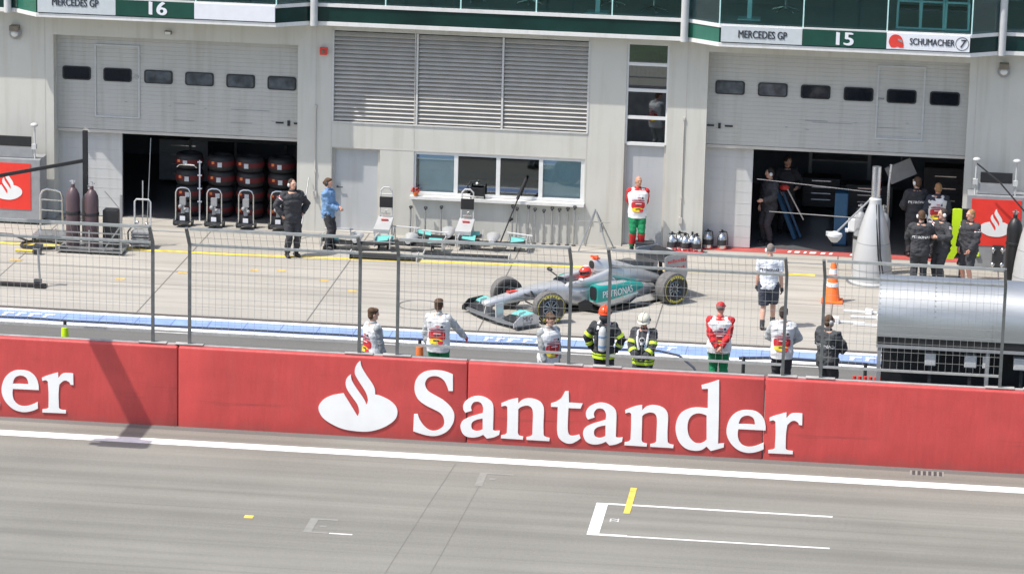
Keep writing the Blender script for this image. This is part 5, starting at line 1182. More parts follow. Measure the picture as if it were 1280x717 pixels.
    if tabard:
        for side in (1, -1):
            project('print', blob(.16, .080, 5), 'print_red', side, 1.125); project('print', rule(.15, .012), 'print_magenta', side, 1.235)
            f2 = up; 
            def lay(me, m, z, x, lift):
                o = project('print', me, m, side, z, x); dr = Vector((0, side, 0))
                for v in o.data.vertices: v.co += dr*lift
            lay(blob(.135, .052, 2.2), 'print_yellow', 1.02, -.015, .003); lay(rule(.06, .013), 'print_dark', 1.035, 0, .006); lay(rule(.075, .009), 'white_cloth', 1.165, .01, .003); lay(rule(.05, .006), 'print_dark', 1.13, .0, .003)
            lay(blob(.05, .032, 2.5), 'print_red', 1.0, .08, .005); lay(rule(.10, .005), 'print_magenta', .955, 0, .001); lay(rule(.04, .010), 'print_red', 1.31, .02, .001); lay(rule(.09, .006), 'print_magenta', 1.262, -.02, .001); lay(rule(.022, .020), 'print_dark', 1.30, .10, .001)
    if back_text:
        tx, sz, z = back_text; me = text_mesh(tx, sz*s, sx=1.0)
        bm = bmesh.new(); bm.from_mesh(me); bmesh.ops.triangulate(bm, faces=bm.faces); bmesh.ops.subdivide_edges(bm, edges=[e for e in bm.edges if e.calc_length() > .03], cuts=1); bm.to_mesh(me); bm.free()
        for dx, lf in ((0, 0), (.0045, .002)):                              # two passes: bold strokes
            project('lettering', me.copy(), text_mat, 1, z, dx, lift=lf)
    # head ------------------------------------------------------------------------
    if hairstyle:
        b = MB(); b.ball(hd((0, .022, .165)), (.083*s, .096*s, .098*s), 16, 12, rot3)
        if hairstyle in ('short', 'bun', 'full'): b.ball(hd((0, .052, .11)), (.074*s, .060*s, .075*s), 14, 10, rot3)
        if hairstyle == 'full': b.ball(hd((0, -.03, .215)), (.074*s, .062*s, .040*s), 12, 8, rot3); b.ball(hd((0, .04, .2)), (.084*s, .085*s, .07*s), 12, 8, rot3)
        if hairstyle == 'bun': b.ball(hd((0, .115, .13)), .045*s, 10, 8); b.ball(hd((0, -.02, .215)), (.074*s, .066*s, .040*s), 12, 8, rot3)
        mesh_obj('hair', skin_union(b, .010, 1, .006*s, seed+8, 45), hair, t)
    if headset:
        b = MB(); n = 12
        b.tube([hd((.092*math.cos(a), .012, .135+.115*math.sin(a))) for a in [math.pi*k/n for k in range(n+1)]], .011*s, 6); hb = b.build('headset', 'dark_metal', t, True)
        for q in (1, -1): b = MB(); b.ball(hd((q*.092, .012, .125)), (.024*s, .040*s, .046*s), 10, 8, rot3); b.build('ear_cup', headset, hb, True)
    if hat: hat(t, hd, rot3, s)
    if extra: extra(t, dict(up=up, hd=hd, s=s, S=S, E=E_, W=W_, K=K_, A=A_, outer=outer, jacket=jk, rot3=rot3, project=project, rule=rule, blob=blob, arm=arm))
    return t
def red_cap(t, hd, r, s):
    b = MB(); b.ball(hd((0, .012, .180)), (.090*s, .104*s, .086*s), 16, 10, r); b.ball(hd((0, .012, .165)), (.092*s, .106*s, .05*s), 16, 8, r)
    c = mesh_obj('cap', skin_union(b, .010, 1), 'red_cloth', t)
    b = MB(); b.ball(hd((0, -.115, .168)), (.072*s, .075*s, .012*s), 14, 6, r); b.build('visor', 'red_cloth', c, True)
def fire_helmet(m):
    def f(t, hd, r, s):
        b = MB(); b.ball(hd((0, .01, .185)), (.125*s, .145*s, .125*s), 20, 14, r); b.ball(hd((0, .0, .145)), (.140*s, .168*s, .030*s), 20, 8, r)
        c = mesh_obj('helmet', skin_union(b, .011, 1), m, t)
        b = MB(); b.tube([hd((0, -.135, .215)), hd((0, -.075, .290)), hd((0, .01, .316)), hd((0, .09, .295)), hd((0, .148, .215))], .016*s, 8); b.build('crest', m, c, True)
        b = MB(); b.ball(hd((0, .115, .08)), (.095*s, .045*s, .075*s), 14, 8, r); b.build('neck_guard', 'black_cloth', c, True)
        for q in (1, -1): b = MB(); b.ball(hd((q*.128, .02, .175)), (.014*s, .03*s, .03*s), 8, 6); b.build('side_lamp', 'dark_metal', c, True)
    return f
def bands(t, k):
    """Reflective bands round sleeves and hem of a fire coat."""
    s = k['s']
    for i in (0, 1):
        for a, b_, f, r in ((k['S'][i], k['E'][i], .72, .092), (k['E'][i], k['W'][i], .45, .083)):
            d = (b_-a).normalized(); p = a.lerp(b_, f); b = MB(); b.tube([p-d*.032*s, p+d*.032*s], r*s, 14); b.build('reflective_band', 'reflector', k['jacket'], True)
    for z, m, h in ((.83, 'reflector', .030), (.895, 'reflector', .016)):
        b = MB(); n = 24; rings = [[k['up'](((.224+.0)*math.cos(a), .006+.178*math.sin(a), z+dz)) for a in [2*math.pi*j/n for j in range(n)]] for dz in (-h, h)]
        b.loft(rings, caps=False); o = b.build('reflective_band', m, k['jacket'], True)
def air_bottle(t, k):
    up, s = k['up'], k['s']; bands(t, k)
    b = MB(); b.tube([up((0, .235, .98)), up((0, .24, 1.0)), up((0, .24, 1.36)), up((0, .235, 1.43)), up((0, .23, 1.47))], [.05*s, .078*s, .078*s, .06*s, .03*s], 14); o = b.build('air_bottle', 'light_grey', t, True)
    b = MB(); b.tube([up((0, .24, 1.06)), up((0, .24, 1.10))], .082*s, 14); b.tube([up((0, .24, 1.26)), up((0, .24, 1.29))], .082*s, 14); b.build('strap', 'blue_cloth', o, True)
    b = MB(); b.box(-.12*s, .12*s, .165*s, .20*s, .98*s, 1.40*s); b.build('back_plate', 'black', t, bevel=.02)
    for q in (1, -1):
        b = MB(); b.tube([up((q*.10, .17, 1.38)), up((q*.105, .06, 1.495)), up((q*.105, -.06, 1.48)), up((q*.10, -.16, 1.36)), up((q*.11, -.17, 1.15))], .030*s, 8); b.build('shoulder_strap', 'white_cloth', t, True)
def chest_gear(t, k):
    up, s = k['up'], k['s']; bands(t, k)
    b = MB(); b.ball(up((0, -.185, 1.30)), (.065*s, .05*s, .075*s)); b.ball(up((0, -.215, 1.24)), (.035*s, .04*s, .035*s)); b.build('breathing_mask', 'light_grey', t, True)
    b = MB(); b.ball(up((0, -.205, 1.325)), (.048*s, .04*s, .042*s)); b.build('visor', 'dark_glass', t, True)
    for q in (1, -1):
        b = MB(); b.tube([up((q*.10, .10, 1.46)), up((q*.105, .02, 1.495)), up((q*.105, -.09, 1.46)), up((q*.10, -.175, 1.30)), up((q*.06, -.175, 1.12))], .026*s, 8); b.build('shoulder_strap', 'white_cloth', t, True)
    b = MB(); b.tube([up((.06, -.20, 1.24)), up((.11, -.22, 1.12)), up((.06, -.20, 1.0)), up((.14, -.15, .95))], .018*s, 8); b.build('breathing_hose', 'blue_cloth', t, True)
def white_cuffs(t, k):
    s = k['s']
    for i, f in ((0, .30), (1, .30)):
        d = (k['E'][i]-k['S'][i]).normalized(); p = k['S'][i].lerp(k['E'][i], f)
        for q, m in ((-.022, 'white'), (0, 'print_red'), (.022, 'white')):
            b = MB(); b.tube([p+d*(q-.009)*s, p+d*(q+.009)*s], .086*s, 12); b.build('sleeve_stripe', m, k['jacket'], True)
def overall_red(t, k):
    """Red forearms, hips and shins of the green overalls."""
    s = k['s']
    for i in (0, 1):
        b = MB(); b.tube([k['K'][i].lerp(k['A'][i], .12), k['K'][i].lerp(k['A'][i], .72)], [.088*s, .078*s], 14); b.build('red_knee_panel', 'red_cloth', t, True)

PI = math.pi
# --- marshals and firefighters behind the red wall
person('marshal in grey and white tabard with brown hair, beside the fence post above S', (-2.86, -13.75, 0), 2.2, 1.77, ((.20, -.10, .86), (-.19, -.14, .88)), head=(-.15, .05), hair='hair_brown', hairstyle='full', top=('overall', 'grey_cloth'), legs=('trousers', 'grey_cloth'), tabard='white_cloth', seed=1)
person('marshal seen from behind in white tabard, one arm held out to the rail', (-1.72, -13.0, 0), PI*.97, 1.83, ((.20, -.02, .88), (-.46, -.34, .98)), elbow=((.6, .4, -.2), (-.8, .2, -.4)), hair='hair_brown', hairstyle='full', top=('overall', 'pale_grey_cloth'), legs=('trousers', 'green_cloth'), tabard='white_cloth', gloves='red_cloth', seed=2)
person('marshal in grey overalls with dark hair looking down, in front of the car wheel', (.42, -13.35, 0), .75, 1.75, ((.20, -.06, .86), (-.18, -.12, .86)), head=(.1, .30), hair='hair_brown', hairstyle='full', top=('overall', 'grey_cloth'), legs=('trousers', 'grey_cloth'), tabard='white_cloth', seed=3)
person('firefighter seen from behind with orange helmet and pale air bottle', (1.41, -12.68, 0), PI*.98, 1.74, ((.25, -.10, .95), (-.25, -.10, .95)), elbow=((1, .3, -.1), (-1, .3, -.1)), hairstyle=None, top=('coat', 'black_cloth'), legs=('trousers', 'black_cloth'), gloves='black_cloth', hat=fire_helmet('helmet_orange'), extra=air_bottle, seed=4, group='firefighters behind the wall')
person('firefighter facing the track with cream helmet and mask on his chest', (2.18, -12.9, 0), -.12, 1.70, ((.09, -.30, 1.00), (-.10, -.31, 1.02)), elbow=((1, .15, -.3), (-1, .15, -.3)), head=(-.1, .28), hairstyle=None, skin='ruddy', top=('coat', 'black_cloth'), legs=('trousers', 'black_cloth'), gloves='dark_grey_cloth', hat=fire_helmet('helmet_cream'), extra=chest_gear, seed=5, bulk=1.05, group='firefighters behind the wall')
person('marshal with red cap and red sleeves, hands clasped behind his back', (3.55, -11.85, 0), PI*1.02, 1.76, ((.04, .21, .94), (-.04, .22, .95)), elbow=((1, .1, .1), (-1, .1, .1)), head=(-.35, .1), skin='ruddy', hair='hair_grey', hairstyle='crop', top=('overall', 'red_cloth'), legs=('trousers', 'green_cloth'), tabard='white_cloth', hat=red_cap, seed=6, bulk=1.15)
person('marshal seen from behind in grey jacket and black trousers, white tabard', (4.76, -12.1, 0), PI*1.0, 1.80, ((.10, -.24, 1.05), (-.13, -.22, 1.03)), elbow=((1, .25, -.2), (-1, .25, -.2)), head=(-.2, .1), hair='hair_dark', hairstyle='short', top=('overall', 'pale_grey_cloth'), legs=('trousers', 'black_cloth'), tabard='white_cloth', seed=7)
person('crew member in black jacket and pale headset behind the wall beside the pit stand', (5.64, -12.5, 0), PI*.80, 1.78, ((.14, -.26, 1.08), (-.12, -.28, 1.06)), elbow=((1, .3, -.2), (-1, .3, -.2)), head=(-.45, .05), hair='hair_brown', hairstyle='short', headset='light_grey', top=('jacket', 'dark_grey_cloth'), legs=('trousers', 'black_cloth'), back_text=('PETRONAS', .085, 1.22), seed=8, bulk=1.1)
# --- crew on the apron
person('crew member in white PETRONAS shirt and black shorts walking towards garage 15', (4.27, -6.75, 0), PI*1.0, 1.77, ((.25, -.10, .86), (-.27, -.02, .84)), elbow=((.6, .6, 0), (-.6, .6, 0)), feet=((-.10, -.16, 0), (.10, .14, 0)) and ((.10, .14, 0), (-.10, -.16, 0)), head=(.35, .1), skin='fair', hair='hair_grey', hairstyle='crop', headset='white', top=('shirt', 'shirt_white'), legs=('shorts', 'navy_cloth'), gloves='black_cloth', sock='black_cloth', back_text=('PETRONAS', .082, 1.27), text_mat='ink', seed=9, bulk=1.08)
person('crew member in black with headset, hands on hips beside the tyre stacks', (-6.42, -2.60, 0), .55, 1.74, ((.24, -.02, .98), (-.24, -.02, .98)), elbow=((1, .25, 0), (-1, .3, 0)), head=(.25, .0), hair='hair_dark', hairstyle='short', headset='light_grey', top=('jacket', 'black_cloth'), legs=('trousers', 'black_cloth'), extra=white_cuffs, seed=10, bulk=1.12)
person('woman in light blue jacket with hair bun and headset by the grey door', (-5.77, -1.66, 0), 1.35, 1.60, ((.04, -.27, 1.07), (-.05, -.28, 1.05)), elbow=((.6, .8, -.6), (-.6, .8, -.6)), hair='hair_brown', hairstyle='bun', headset='dark_metal', top=('jacket', 'blue_cloth'), legs=('trousers', 'black_cloth'), seed=11, bulk=.92)
person('bald marshal in red and green overalls standing at the second grey door', (1.03, -.34, 0), .15, 1.70, ((.05, .19, .95), (-.05, .20, .95)), elbow=((1, .25, 0), (-1, .25, 0)), head=(.3, .05), skin='tan', hairstyle=None, top=('overall', 'red_cloth'), legs=('trousers', 'green_cloth'), tabard='white_cloth', extra=overall_red, seed=12, bulk=1.05)
person('crew member with PETRONAS across a black back, beside the chrome masted pod', (7.34, -2.70, 0), PI*1.02, 1.74, ((.14, -.24, 1.0), (-.14, -.24, 1.0)), elbow=((1, .3, -.2), (-1, .3, -.2)), head=(.2, .12), hair='hair_brown', hairstyle='short', headset='white', top=('jacket', 'black_cloth'), legs=('trousers', 'black_cloth'), back_text=('PETRONAS', .082, 1.22), seed=13, bulk=1.06)
person('crew member in black with white headset holding the neon board', (7.80, -2.42, 0), -.9, 1.74, ((.20, -.30, 1.22), (-.10, -.42, 1.24)), elbow=((1, .2, -.6), (-1, .2, -.6)), head=(-.3, .1), hair='hair_dark', hairstyle='short', headset='white', top=('jacket', 'black_cloth'), legs=('trousers', 'black_cloth'), extra=white_cuffs, seed=14)
person('fair haired crew member in black jacket and shorts beside the neon board', (8.40, -2.36, 0), -.75, 1.74, ((.17, -.17, .93), (-.18, -.14, .92)), elbow=((.8, .6, -.1), (-.8, .6, -.1)), head=(-.2, .1), skin='ruddy', hair='hair_fair', hairstyle='short', top=('jacket', 'black_cloth'), legs=('shorts', 'black_cloth'), extra=white_cuffs, seed=15)
person('crew member in black standing deep in garage 15 beside the tabard wearer', (7.22, .45, 0), PI*1.1, 1.82, ((.15, -.22, 1.05), (-.2, -.1, .9)), head=(.5, .0), hair='hair_brown', hairstyle='short', headset='white', top=('jacket', 'black_cloth'), legs=('trousers', 'black_cloth'), back_text=('PETRONAS', .082, 1.25), seed=16)
person('marshal in white tabard over dark jacket at the mouth of garage 15', (7.70, .35, 0), PI*1.0, 1.72, ((.16, -.2, 1.0), (-.16, -.2, 1.0)), head=(.3, .05), skin='ruddy', hair='hair_fair', hairstyle='short', top=('jacket', 'navy_cloth'), legs=('trousers', 'black_cloth'), tabard='white_cloth', seed=17)
person('crew member in black in the shade of garage 15 beside the blue jack', (3.92, .95, 0), -.9, 1.76, ((.18, -.3, 1.1), (-.2, -.1, .9)), head=(-.4, .15), hair='hair_dark', hairstyle='short', headset='white', top=('jacket', 'black_cloth'), legs=('trousers', 'black_cloth'), seed=18, fine=False)
person('second crew member in black further back in garage 15 beside the blue jack', (4.25, 2.2, 0), .3, 1.80, ((.2, -.2, 1.1), (-.2, -.15, 1.0)), head=(.4, .2), hair='hair_dark', hairstyle='short', top=('jacket', 'black_cloth'), legs=('trousers', 'black_cloth'), seed=19, fine=False)
# ================================================================ RACE CAR   (local x forward, y to its left, z up; origin under the front axle)
def mat_sidepod():
    m = mat('sidepod_livery', (0.55, 0.56, 0.565), 0.32, 0.4, 0.05, 3, coat=.5); nt = m.node_tree; b = nt.nodes['Principled BSDF']
    tc = nd(nt, 'ShaderNodeTexCoord'); sp = nd(nt, 'ShaderNodeSeparateXYZ'); nt.links.new(tc.outputs['Object'], sp.inputs[0])
    # painted turquoise flash: a band that climbs forward and swallows the whole inlet
    a = nd(nt, 'ShaderNodeMath', operation='MULTIPLY_ADD'); nt.links.new(sp.outputs[0], a.inputs[0]); a.inputs[1].default_value = -0.075; a.inputs[2].default_value = 0.150
    lo = nd(nt, 'ShaderNodeMath', operation='GREATER_THAN'); nt.links.new(sp.outputs[2], lo.inputs[0]); nt.links.new(a.outputs[0], lo.inputs[1])
    a2 = nd(nt, 'ShaderNodeMath', operation='MULTIPLY_ADD'); nt.links.new(sp.outputs[0], a2.inputs[0]); a2.inputs[1].default_value = 0.05; a2.inputs[2].default_value = 0.665
    hi = nd(nt, 'ShaderNodeMath', operation='LESS_THAN'); nt.links.new(sp.outputs[2], hi.inputs[0]); nt.links.new(a2.outputs[0], hi.inputs[1])
    k = nd(nt, 'ShaderNodeMath', operation='MULTIPLY'); nt.links.new(lo.outputs[0], k.inputs[0]); nt.links.new(hi.outputs[0], k.inputs[1])
    bk = nd(nt, 'ShaderNodeMath', operation='GREATER_THAN'); nt.links.new(sp.outputs[0], bk.inputs[0]); bk.inputs[1].default_value = -2.75
    k2 = nd(nt, 'ShaderNodeMath', operation='MULTIPLY'); nt.links.new(k.outputs[0], k2.inputs[0]); nt.links.new(bk.outputs[0], k2.inputs[1])
    old = b.inputs['Base Color'].links[0].from_socket
    nt.links.new(mixrgb(nt, k2.outputs[0], old, (0.012, 0.33, 0.29)), b.inputs['Base Color'])
    mm = nd(nt, 'ShaderNodeMath', operation='MULTIPLY_ADD'); nt.links.new(k2.outputs[0], mm.inputs[0]); mm.inputs[1].default_value = -.3; mm.inputs[2].default_value = .4; nt.links.new(mm.outputs[0], b.inputs['Metallic'])
    return m
M['sidepod'] = mat_sidepod()
M['helmet_red'] = mat('helmet_red', (.78, .05, .03), .25, 0, .06, coat=.5)
M['endplate_grey'] = mat('endplate_grey', (0.40, 0.41, 0.415), 0.4, 0.3, 0.06)
M['light_silver'] = mat('light_silver_paint', (0.56, 0.57, 0.58), 0.35, 0.4, 0.05, coat=.4)
M['tyre'] = mat('tyre_rubber', (0.045, 0.044, 0.043), 0.75, 0, 0.25, 9)
M['tread'] = mat('tyre_tread_scrubbed', (0.15, 0.145, 0.14), 0.9, 0, 0.25, 14)
M['rim'] = mat('wheel_rim', (0.30, 0.36, 0.40), 0.3, 0.8, 0.08)
M['tyre_yellow'] = mat('tyre_yellow', (0.70, 0.62, 0.10), 0.7, 0, 0.1)
CAR = thing('race_car', 'silver and turquoise open wheel race car turning on the apron', 'race car', (-.71, -6.72, 0), math.radians(223))
def sect(x, w, z0, z1, yc=0.0, p=2.6, n=24, skew=0.0):
    r = []
    for k in range(n):
        a = 2*math.pi*k/n; c, s = math.cos(a), math.sin(a)
        yy = w*math.copysign(abs(c)**(2/p), c); zz = math.copysign(abs(s)**(2/p), s)
        z = (z0+z1)/2+(z1-z0)/2*zz
        r.append(Vector((x, yc+yy*(1-skew*zz), z)))
    return r
b = MB(); b.loft([sect(1.13, .075, .37, .43, p=2), sect(1.09, .115, .335, .46, p=2.2), sect(.85, .14, .325, .495, p=2.4), sect(.35, .16, .335, .565, p=2.6), sect(0, .18, .34, .615, p=3), sect(-.45, .235, .28, .635, p=3.2), sect(-.85, .29, .20, .635, p=3.2)])
b.build('nose', 'silver', CAR, True)
b = MB(); b.loft([sect(-.84, .292, .19, .637, p=3.2), sect(-1.0, .33, .12, .60, p=3.4), sect(-1.2, .36, .08, .555, p=3.6), sect(-1.6, .37, .07, .555, p=3.6), sect(-1.85, .37, .07, .58, p=3.4), sect(-2.1, .34, .07, .60, p=3)]); ch = b.build('chassis', 'silver', CAR, True)
for s in (-1, 1):                                                     # raised cockpit sides
    b = MB(); b.loft([sect(-.84, .05, .55, .645, s*.235), sect(-1.1, .055, .52, .66, s*.275), sect(-1.4, .075, .5, .705, s*.285), sect(-1.75, .09, .5, .77, s*.27), sect(-1.95, .08, .5, .80, s*.22)]); b.build('cockpit_side', 'silver', CAR, True)
b = MB(); b.loft([sect(-1.0, .20, .555, .605), sect(-1.3, .21, .50, .562), sect(-1.75, .20, .50, .562)]); b.build('cockpit_opening', 'black', CAR, True)
b = MB(); b.loft([sect(-.80, .21, .60, .645), sect(-.87, .20, .62, .70), sect(-.90, .16, .62, .705)]); b.build('windscreen', 'dark_glass', CAR, True)
# engine cover, roll hoop with intake, low fin
b = MB(); b.loft([sect(-1.66, .105, .70, .985, p=2.4), sect(-1.78, .135, .60, .99, p=2.4), sect(-1.98, .17, .50, .975, p=2.2, skew=.1), sect(-2.3, .21, .40, .90, p=2, skew=.25), sect(-2.7, .18, .35, .76, p=2, skew=.35), sect(-3.1, .12, .30, .60, p=2, skew=.35), sect(-3.45, .07, .28, .46, p=2)])
ec = b.build('engine_cover', 'silver', CAR, True)
b = MB(); b.loft([sect(-1.650, .085, .80, .965, p=2.4), sect(-1.655, .085, .80, .965, p=2.4)]); b.build('air_intake', 'black', ec)
b = MB(); b.prism([(-1.9, .94), (-2.4, .90), (-3.0, .78), (-3.32, .73), (-3.30, .50), (-2.6, .6)], lambda u, v, q: (u, q, v), -.008, .008); b.build('fin', 'silver_dark', ec)
b = MB(); b.loft([[Vector((x, y, z)) for y, z in ((-.02, .985), (.02, .985), (.035, 1.01), (-.035, 1.01))] for x in (-1.68, -1.86)]); b.box(-1.75, -1.70, -.115, .115, 1.012, 1.055); b.box(-1.82, -1.70, -.02, .02, 1.0, 1.06)
b.build('roll_hoop_camera', 'helmet_orange', CAR, bevel=.008)
# sidepods
for s in (1, -1):
    b = MB(); b.loft([sect(-1.30, .145, .20, .585, s*.545, 4), sect(-1.42, .17, .12, .60, s*.545, 4), sect(-1.75, .19, .09, .605, s*.515, 3.4), sect(-2.2, .19, .09, .565, s*.43, 2.8), sect(-2.6, .165, .09, .47, s*.32, 2.4), sect(-3.0, .11, .10, .37, s*.22, 2.2), sect(-3.2, .08, .12, .32, s*.16, 2)])
    sp = b.build('sidepod', 'sidepod', CAR, True)
    b = MB(); b.loft([sect(-1.290, .115, .28, .56, s*.545, 4), sect(-1.303, .115, .28, .56, s*.545, 4)]); b.build('inlet', 'black', sp)
    if s == 1:
        bv = BVHTree.FromPolygons([v.co for v in sp.data.vertices], [p.vertices for p in sp.data.polygons])
        for txt, sz, x, z, m in (('PETRONAS', .205, -1.86, .40, 'white'),):
            me = text_mesh(txt, sz, sx=.90)
            bm = bmesh.new(); bm.from_mesh(me); bmesh.ops.triangulate(bm, faces=bm.faces); bmesh.ops.subdivide_edges(bm, edges=[e for e in bm.edges if e.calc_length() > .04], cuts=2); bm.to_mesh(me); bm.free()
            me2 = me.copy()
            for q, v in [(0, v) for v in me.vertices]+[(1, v) for v in me2.vertices]:   # lettering reads from the car's left side, two passes for bold strokes
                P = Vector((x-v.co.x-.007*q, 1.2, z+v.co.y)); P.z += .035*(-v.co.x*0); h = bv.ray_cast(P, Vector((0, -1, 0)))
                v.co = (h[0]+Vector((0, .005+.002*q, .002))) if h[0] else Vector((P.x, .5, P.z))
            mesh_obj('lettering', me, m, sp, False); mesh_obj('lettering', me2, m, sp, False)
        b = MB()
        for k in range(9): x = -2.02-k*.055; h = bv.ray_cast(Vector((x, 1.2, .285)), Vector((0, -1, 0))); y = h[0].y if h[0] else .5; b.box(x-.035, x, y-.005, y+.006, .268, .302)
        b.build('small_lettering', 'pale_teal', sp)
# floor, bargeboards, diffuser
b = MB(); b.prism([(-.75, .12), (-1.15, .30), (-1.35, .70), (-2.6, .70), (-2.9, .52), (-3.45, .50), (-3.6, .48), (-3.6, -.48), (-3.45, -.5), (-2.9, -.52), (-2.6, -.70), (-1.35, -.70), (-1.15, -.30), (-.75, -.12)], lambda u, v, q: (u, v, q), .045, .075); b.build('floor', 'carbon', CAR)
for s in (1, -1):
    b = MB(); b.prism([(-.95, .08), (-.92, .26), (-1.08, .32), (-1.24, .24), (-1.24, .08)], lambda u, v, q: (u, s*(.50+q+(-.8-u)*.22), v), -.008, .008); b.build('bargeboard', 'carbon', CAR)
    b = MB(); b.prism([(-3.0, .09), (-2.2, .09), (-2.4, .20), (-2.95, .26)], lambda u, v, q: (u, s*(.60+q), v), -.006, .006); b.build('exhaust_blade', 'chrome', CAR)
    b = MB(); b.beam((-.98, s*.30, .66), (-.95, s*.50, .73), .02); b.ball((-.97, s*.55, .75), (.05, .085, .04)); b.build('mirror', 'carbon' if s < 0 else 'silver', CAR, True)
b = MB(); b.prism([(-3.35, .09), (-3.75, .09), (-3.75, .30), (-3.45, .20)], lambda u, v, q: (u, q, v), -.48, .48); b.build('diffuser', 'carbon', CAR)
b = MB(); b.loft([sect(-3.2, .09, .2, .42), sect(-3.72, .06, .26, .38)]); b.build('gearbox', 'carbon', CAR, True)
b = MB(); b.box(-3.79, -3.72, -.04, .04, .28, .36); b.build('rain_light', 'red', CAR)
# rear wing
for s in (1, -1):
    b = MB(); b.prism([(-3.25, .50), (-3.22, .93), (-3.30, .965), (-3.82, .965), (-3.85, .55), (-3.78, .30), (-3.5, .30), (-3.42, .48)], lambda u, v, q: (u, s*(.50+q), v), -.008, .008); e = b.build('rear_wing_endplate', 'endplate_grey', CAR)
    if s == 1:
        b = MB(); rr = random.Random(4); x = -3.30
        for row, z0 in ((0, .80), (1, .64)):
            x = -3.30-.09*row
            while x > -3.76: w = rr.uniform(.025, .05); b.box(x-w, x, .5085, .5105, z0, z0+rr.uniform(.05, .085)); x -= w+.014
        b.build('red_lettering', 'red', e)
b = MB(); b.loft([[Vector((x, s*.488, z)) for x, z in ((-3.28, .80), (-3.30, .825), (-3.52, .83), (-3.66, .87), (-3.68, .86), (-3.5, .80))] for s in (-1, 1)]); b.build('rear_wing_plane', 'carbon', CAR, True)
b = MB(); b.loft([[Vector((x, s*.488, z)) for x, z in ((-3.60, .885), (-3.63, .915), (-3.78, .955), (-3.80, .945), (-3.7, .895))] for s in (-1, 1)]); b.build('rear_wing_flap', 'carbon', CAR, True)
b = MB(); b.loft([[Vector((x, s*.46, z)) for x, z in ((-3.4, .40), (-3.55, .42), (-3.7, .45), (-3.55, .405))] for s in (-1, 1)]); b.build('beam_wing', 'carbon', CAR, True)
b = MB(); b.beam((-3.55, 0, .36), (-3.5, 0, .81), .02, .1); b.build('wing_pillar', 'carbon', CAR)
# front wing
b = MB(); b.loft([[Vector((x+dx, y, z+dz)) for dx, dz in ((.0, .0), (-.06, .028), (-.34, .045), (-.30, .015))] for x, y, z in ((.96, -.88, .085), (1.02, -.55, .075), (1.07, -.25, .09), (1.07, .25, .09), (1.02, .55, .075), (.96, .88, .085))]); b.build('front_wing_plane', 'silver_dark', CAR, True)
for s in (1, -1):
    for k, (m, x0, z0) in enumerate((('carbon', .74, .13), ('carbon', .67, .17), ('turquoise_pale', .60, .215))):
        b = MB(); b.loft([[Vector((x0+.06*(k == 0)+dx, s*y, z0+dz+(.03 if y > .5 else 0))) for dx, dz in ((.10, -.02), (.06, .01), (-.12, .055), (-.10, .03))] for y in (.32+.03*k, .6, .87)]); b.build('front_wing_flap', m, CAR, True)
    b = MB(); b.prism([(1.02, .06), (1.02, .15), (.86, .28), (.50, .30), (.38, .24), (.38, .06)], lambda u, v, q: (u, s*(.90+q), v), -.008, .010); e = b.build('front_wing_endplate', 'light_silver' if s == 1 else 'carbon', CAR)
    b = MB(); b.box(.38, .98, s*.895-.05, s*.895+.06, .055, .068); b.build('foot_plate', 'carbon', e)
    b = MB(); b.prism([(.78, .12), (.72, .30), (.56, .31), (.52, .14)], lambda u, v, q: (u, s*(.68+q), v), -.006, .006); b.build('cascade_plate', 'silver', CAR)
    if s == 1:
        me = text_mesh('MIG', .15, sx=1.0)
        for v in me.vertices: v.co = Vector((.67-v.co.x, .9135, .205+v.co.y))
        mesh_obj('lettering', me, 'ink', e, False)
        me = text_mesh('BANK', .075, sx=1.2)
        for v in me.vertices: v.co = Vector((.67-v.co.x, .9135, .115+v.co.y))
        mesh_obj('lettering', me, 'ink', e, False)
    b = MB(); b.prism([(.94, .40), (.74, .40), (.78, .10), (.96, .10)], lambda u, v, q: (u, s*(.155+q+(v-.4)*-.18), v), -.012, .012); b.build('nose_pillar', 'silver', CAR)
